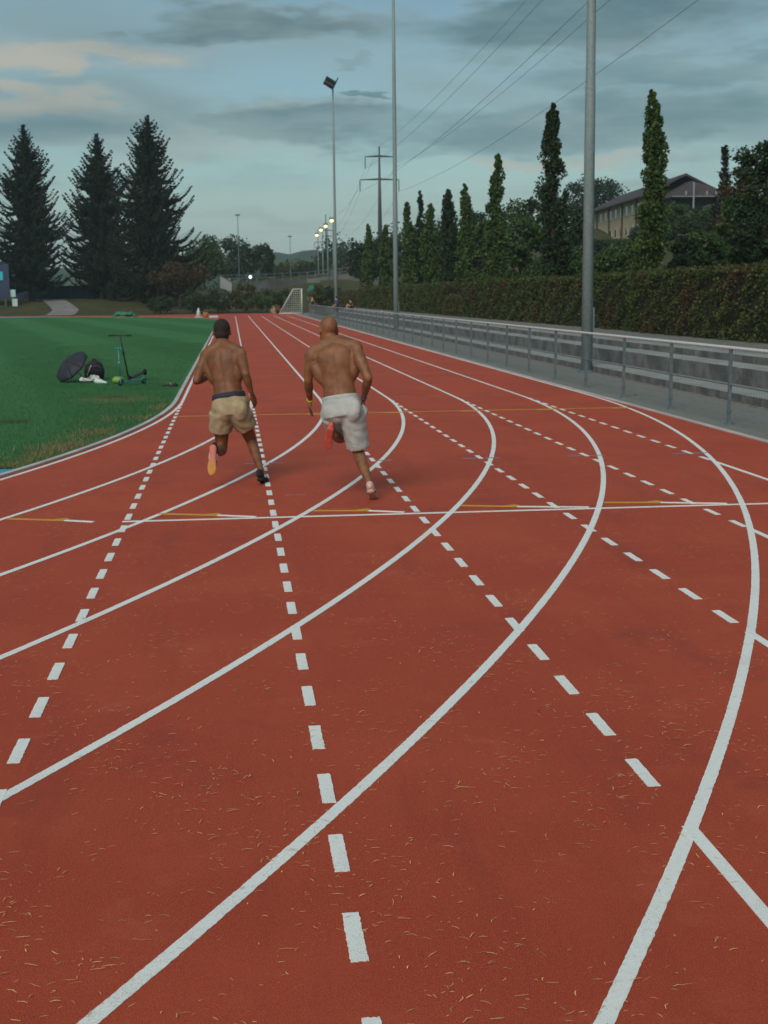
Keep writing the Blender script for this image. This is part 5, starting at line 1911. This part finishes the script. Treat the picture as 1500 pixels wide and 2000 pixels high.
# kick scooters
def scooter(px, py, rz, lean, m_main, m_dark, H, label, bar=.22, T=True, deck_len=.52):
    g = G(px, py)
    t = empty('kick_scooter', (g[0], g[1], .01), label, 'scooter', 'kick scooters standing on the grass', rz=rz)
    MB().prism([(-.02, -.055), (deck_len, -.06), (deck_len + .06, -.03), (deck_len + .06, .03), (deck_len, .06), (-.02, .055)], .075, .098).build('deck', m_main, t)
    for x_, nm in ((-.12, 'wheel'), (deck_len + .12, 'wheel')):
        w = MB().tube([(x_, -.014, .06), (x_, .014, .06)], .06, 20).build('wheel', M_blackp, t, True)
        MB().tube([(x_, -.0165, .06), (x_, .0165, .06)], .034, 14).build('rim', m_main, w)
    MB().tube([(deck_len, 0, .088), (deck_len + .13, 0, .125), (deck_len + .19, 0, .09)], [.02, .025, .012], 6).build('mudguard', m_main, t)
    top = np.array([-.12 + lean * H, 0, H])
    MB().tube([(-.12, 0, .06), (-.12 + lean * .2, 0, .20)], .022, 8).build('fork', m_dark, t)
    MB().tube([(0, 0, .088), (-.12 + lean * .16, 0, .16)], .022, 8).build('neck', m_main, t)
    MB().tube([(-.12 + lean * .2, 0, .18), tuple(top)], .016, 10).build('stem', m_main, t, True)
    MB().tube([tuple(top + np.array([0, -bar, .0])), tuple(top), tuple(top + np.array([0, bar, .0]))], .013, 8).build('handlebar', m_dark, t, True)
    for s in (-1, 1):
        MB().tube([tuple(top + np.array([0, s * bar, 0])), tuple(top + np.array([0, s * (bar - .10), 0]))], .019, 8).build('grip', m_main, t, True)
    MB().tube([(-.12 + lean * H * .62, -.0, H * .60), (-.12 + lean * H * .66, -.0, H * .66)], .026, 8).build('clamp', m_dark, t)
    return t


scooter(243, 754, .95, -.03, M_teal, M_galv, .78, 'teal kick scooter with a low handlebar on the grass', .10)
s2 = scooter(258, 746, 1.35, -.16, M_blackp, M_blackp, 1.08, 'taller black kick scooter leaning behind the teal one', .27)
s2.rotation_euler = (0, -.16, 1.15)
# lime helmet beside the scooter
g = G(231, 750)
hm = empty('helmet', (g[0], g[1], .01), 'lime green helmet on the grass left of the teal scooter', 'helmet')
mb = MB()
mb.ellipsoid((0, 0, .075), (.135, .10, .085))
me = remeshed(mb, .010, 1)
link('shell', me, M_lime, hm)
for k in (-.045, 0, .045):
    MB().tube([(-.11, k, .12 - abs(k) * .5), (0, k, .166 - abs(k) * .4), (.11, k, .12 - abs(k) * .5)], .011, 6).build('vent_rib', M_blackp, hm)
MB().tube([(-.08, -.09, .03), (-.03, -.13, .01), (.05, -.12, .01), (.07, -.08, .04)], .006, 5).build('chin_strap', M_blackp, hm)
# pair of dark sandals near the kerb
for i, (px, py) in enumerate(((328, 755), (341, 756))):
    g = G(px, py)
    sn = empty('sandal', (g[0], g[1], .012), ('sandal with an orange strap' if i == 0 else 'dark sandal nearer the kerb') + ' lying on the grass by the kerb', 'sandal', 'sandals by the kerb', rz=.3 + i)
    poly = [(a - .1, b) for a, b in SOLE]
    MB().prism(poly, .0, .025).build('sole', M_blackp, sn)
    MB().tube([(.06, -.04, .02), (.05, 0, .065), (.06, .045, .02)], .016, 6).build('strap', M_fallen if i == 0 else M_black, sn, True)
# far corner: white cone, orange bucket, green tarp
g = G(388, 620)
cn = empty('marker_cone', (g[0], g[1], .01), 'white marker cone at the far corner of the pitch', 'cone')
MB().tube([(0, 0, .04), (0, 0, .85)], [.28, .05], 16).build('cone_body', M_goal, cn, True)
MB().box((-.36, -.36, 0), (.36, .36, .045)).build('base', M_goal, cn)
g = G(402, 620.5)
bk_ = empty('bucket', (g[0], g[1], .01), 'small orange tub right of the white marker cone', 'bucket')
MB().tube([(0, 0, 0), (0, 0, .42), (0, 0, .45)], [.17, .23, .24], 14).build('tub', mat('orange_plastic', (.55, .27, .08), .5), bk_, True)
MB().tube([(-.22, 0, .42), (-.12, 0, .60), (.12, 0, .60), (.22, 0, .42)], .012, 5).build('handle', M_galv, bk_)
MB().box((.3, -.2, 0), (1.1, .2, .16)).build('lid_tray', M_goal, bk_)
g = G(240, 619)
mb = MB()
loft(mb, [(-1.0, 0, .05), (-.4, .1, .30), (.2, 0, .22), (.8, .1, .26), (1.3, 0, .05)], [.2, .5, .45, .5, .2], [.05, .25, .2, .22, .05], (0, 1, 0), 16, 4)
me = remeshed(mb, .05, 2)
wrinkle(me, .10, 6, 2)
o = link('tarpaulin', me, M_green, None, (g[0], g[1], 0))
tag(o, 'crumpled green tarpaulin at the far edge of the pitch', 'tarpaulin')
# bag on the far terrace
g = atX(668, 597, 9.9)
mb = MB()
loft(mb, [(-.35, 0, .15), (0, 0, .20), (.35, 0, .15)], [.16, .2, .16], [.14, .19, .14], (0, 1, 0), 14, 3)
o = link('holdall', remeshed(mb, .03, 2), M_black, None, (g[0], g[1], .63))
tag(o, 'black holdall lying on the far terrace steps', 'bag')
# green awning right of the goal
g = atY(608, 563, 170)
aw = empty('awning', (g[0], 170, float(terrain(g[0], 170))), 'small green awning right of the goal at the far end', 'awning')
zq = g[2] - float(terrain(g[0], 170))
MB().prism([(-.55, zq - .35), (.45, zq - .05), (.35, zq + .45), (-.15, zq + .35)], -.8, .8, 'y').build('canopy', mat('awning_green', (.01, .20, .13), .7), aw)
for sd in (-1, 1):
    MB().tube([(sd * .4, .7, 0), (sd * .4, .7, zq)], .04, 6).build('pole', M_galv, aw)

# ------------------------------------------------------------------ litter and grass (uncountable)
rg = np.random.default_rng(21)
N = 60000
px_ = rg.uniform(-4.5, 6.4, N)
py_ = 2.4 + 16 * rg.uniform(0, 1, N) ** 1.25
dens = .35 + .6 * np.sin(px_ * 2.1 + 1) * np.sin(py_ * 1.7 + px_) + .8 * np.sin(px_ * 5.3 + py_ * 3.1) + .7 * np.sin(px_ * 11 - py_ * 7)
keep = (dens + rg.normal(size=N) * 1.0 > .75) & (np.hypot(px_ - CX, py_ - YT) > R1 - .05)
px_, py_ = px_[keep], py_[keep]
n = len(px_)
L = rg.uniform(.008, .046, n) * rg.uniform(.4, 1.1, n)
an = rg.normal(0, .6, n) + np.where(rg.uniform(size=n) < .35, rg.uniform(0, 3, n), 0)
wd = rg.uniform(.0006, .0018, n)
cv = rg.normal(0, .09, n)
ca, sa = np.cos(an), np.sin(an)
V = []
zq = rg.uniform(.004, .008, n)
for s, k in ((-1, 0), (0, 1), (1, 2)):
    cxp = px_ + ca * L * .5 * s - sa * cv * L * (1 - abs(s))
    cyp = py_ + sa * L * .5 * s + ca * cv * L * (1 - abs(s))
    for side in (-1, 1):
        w_ = wd * (1 if s == 0 else .5) * side
        V.append(np.stack([cxp - sa * w_, cyp + ca * w_, zq + (.0015 if s == 0 else 0)], 1))
V = np.stack(V, 1)      # n,6,3
idx = np.arange(n)[:, None] * 6
F_ = np.concatenate([idx + np.array([[0, 2, 3, 1]]), idx + np.array([[2, 4, 5, 3]])], 0)
o = link('grass_clippings', np_mesh('grass_clippings', V.reshape(-1, 3), F_), M_straw)
tag(o, 'dry pale grass clippings strewn over the red track', 'clippings', kind='stuff')
# fallen leaves: a few on the track, a line at the foot of the steps
PX = np.concatenate([rg.uniform(-2, 5, 46), 8.30 + np.abs(rg.normal(0, .05, 420)) * -1, rg.uniform(6.6, 8.3, 120), rg.uniform(10.4, 12.4, 200)])
PY = np.concatenate([rg.uniform(3, 12, 46), rg.uniform(12, 60, 420), rg.uniform(12, 50, 120), rg.uniform(16, 60, 200)])
PZ = np.concatenate([np.full(46, .012), np.full(420, .012), np.full(120, .008), np.full(200, .632)])
m_ = len(PX)
a = rg.uniform(0, 6.28, m_)
sz = np.concatenate([rg.uniform(.006, .014, 46), rg.uniform(.02, .05, 740)])
V = np.stack([np.stack([PX + np.cos(a + q) * sz * r, PY + np.sin(a + q) * sz * r, PZ + rg.uniform(0, .012, m_)], 1) for q, r in ((0, 1), (1.4, .5), (3.14, .9), (4.7, .5))], 1)
o = link('fallen_leaves', np_mesh('fallen_leaves', V.reshape(-1, 3), np.arange(4 * m_).reshape(-1, 4)), M_fallen)
tag(o, 'small yellow fallen leaves on the track and along the steps', 'leaves', kind='stuff')


# standing grass along the near edge of the pitch
def blades(n, xy, hmin, hmax, w0, matl, name, label, z0=.010):
    a = rg.uniform(0, 6.28, n)
    hh = rg.uniform(hmin, hmax, n)
    w = w0 * rg.uniform(.6, 1.3, n)
    bend = rg.normal(0, .45, (n, 2)) * hh[:, None]
    b0 = np.stack([xy[:, 0] - np.cos(a) * w, xy[:, 1] - np.sin(a) * w, np.full(n, z0)], 1)
    b1 = np.stack([xy[:, 0] + np.cos(a) * w, xy[:, 1] + np.sin(a) * w, np.full(n, z0)], 1)
    t_ = np.stack([xy[:, 0] + bend[:, 0], xy[:, 1] + bend[:, 1], z0 + hh], 1)
    V = np.stack([b0, b1, t_], 1).reshape(-1, 3)
    o = link(name, np_mesh(name, V, np.arange(3 * n).reshape(-1, 3)), matl)
    tag(o, label, 'grass', kind='stuff')


n = 90000
xy = np.stack([-1.0 - 5.5 * rg.uniform(0, 1, n) ** 1.2, 14.9 + 40 * rg.uniform(0, 1, n) ** 2.2], 1)
kp = np.hypot(xy[:, 0] - CX, np.minimum(xy[:, 1] - YT, 0)) < R1 - .24
xy = xy[kp]
blades(len(xy), xy, .018, .045, .0035, M_blade, 'lawn_grass', 'short green grass of the pitch beside the kerb')
th_ = rg.uniform(-.30, 0, 9000)
rr_ = R1 - .22 - np.abs(rg.normal(0, .30, 9000))
xy = np.stack([CX + rr_ * np.cos(th_), YT + rr_ * np.sin(th_)], 1)
xy = xy[xy[:, 1] > 14.9]
pk_ = np.sin(xy[:, 0] * 5) + np.sin(xy[:, 1] * 3.1) + rg.normal(size=len(xy)) * .6 > -.2 + (xy[:, 1] - 15) * .10
xy = xy[pk_]
blades(len(xy), xy, .02, .07, .004, M_bladed, 'dry_grass', 'dry straw coloured grass tufts along the kerb')

# ------------------------------------------------------------------ air
hz = MB().box((-2700, -700, -3), (2700, 2700, 40)).build('haze')
mh = bpy.data.materials.new('haze_air')
mh.use_nodes = True
tn = mh.node_tree
tn.nodes.clear()
ou = tn.nodes.new('ShaderNodeOutputMaterial')
pv = tn.nodes.new('ShaderNodeVolumePrincipled')
pv.inputs['Color'].default_value = (.72, .90, .95, 1)
pv.inputs['Density'].default_value = 0.0003
pv.inputs['Anisotropy'].default_value = 0.2
tn.links.new(pv.outputs[0], ou.inputs['Volume'])
hz.data.materials.append(mh)
tag(hz, kind='stuff', label='thin bluish evening haze over the whole place', cat='haze')
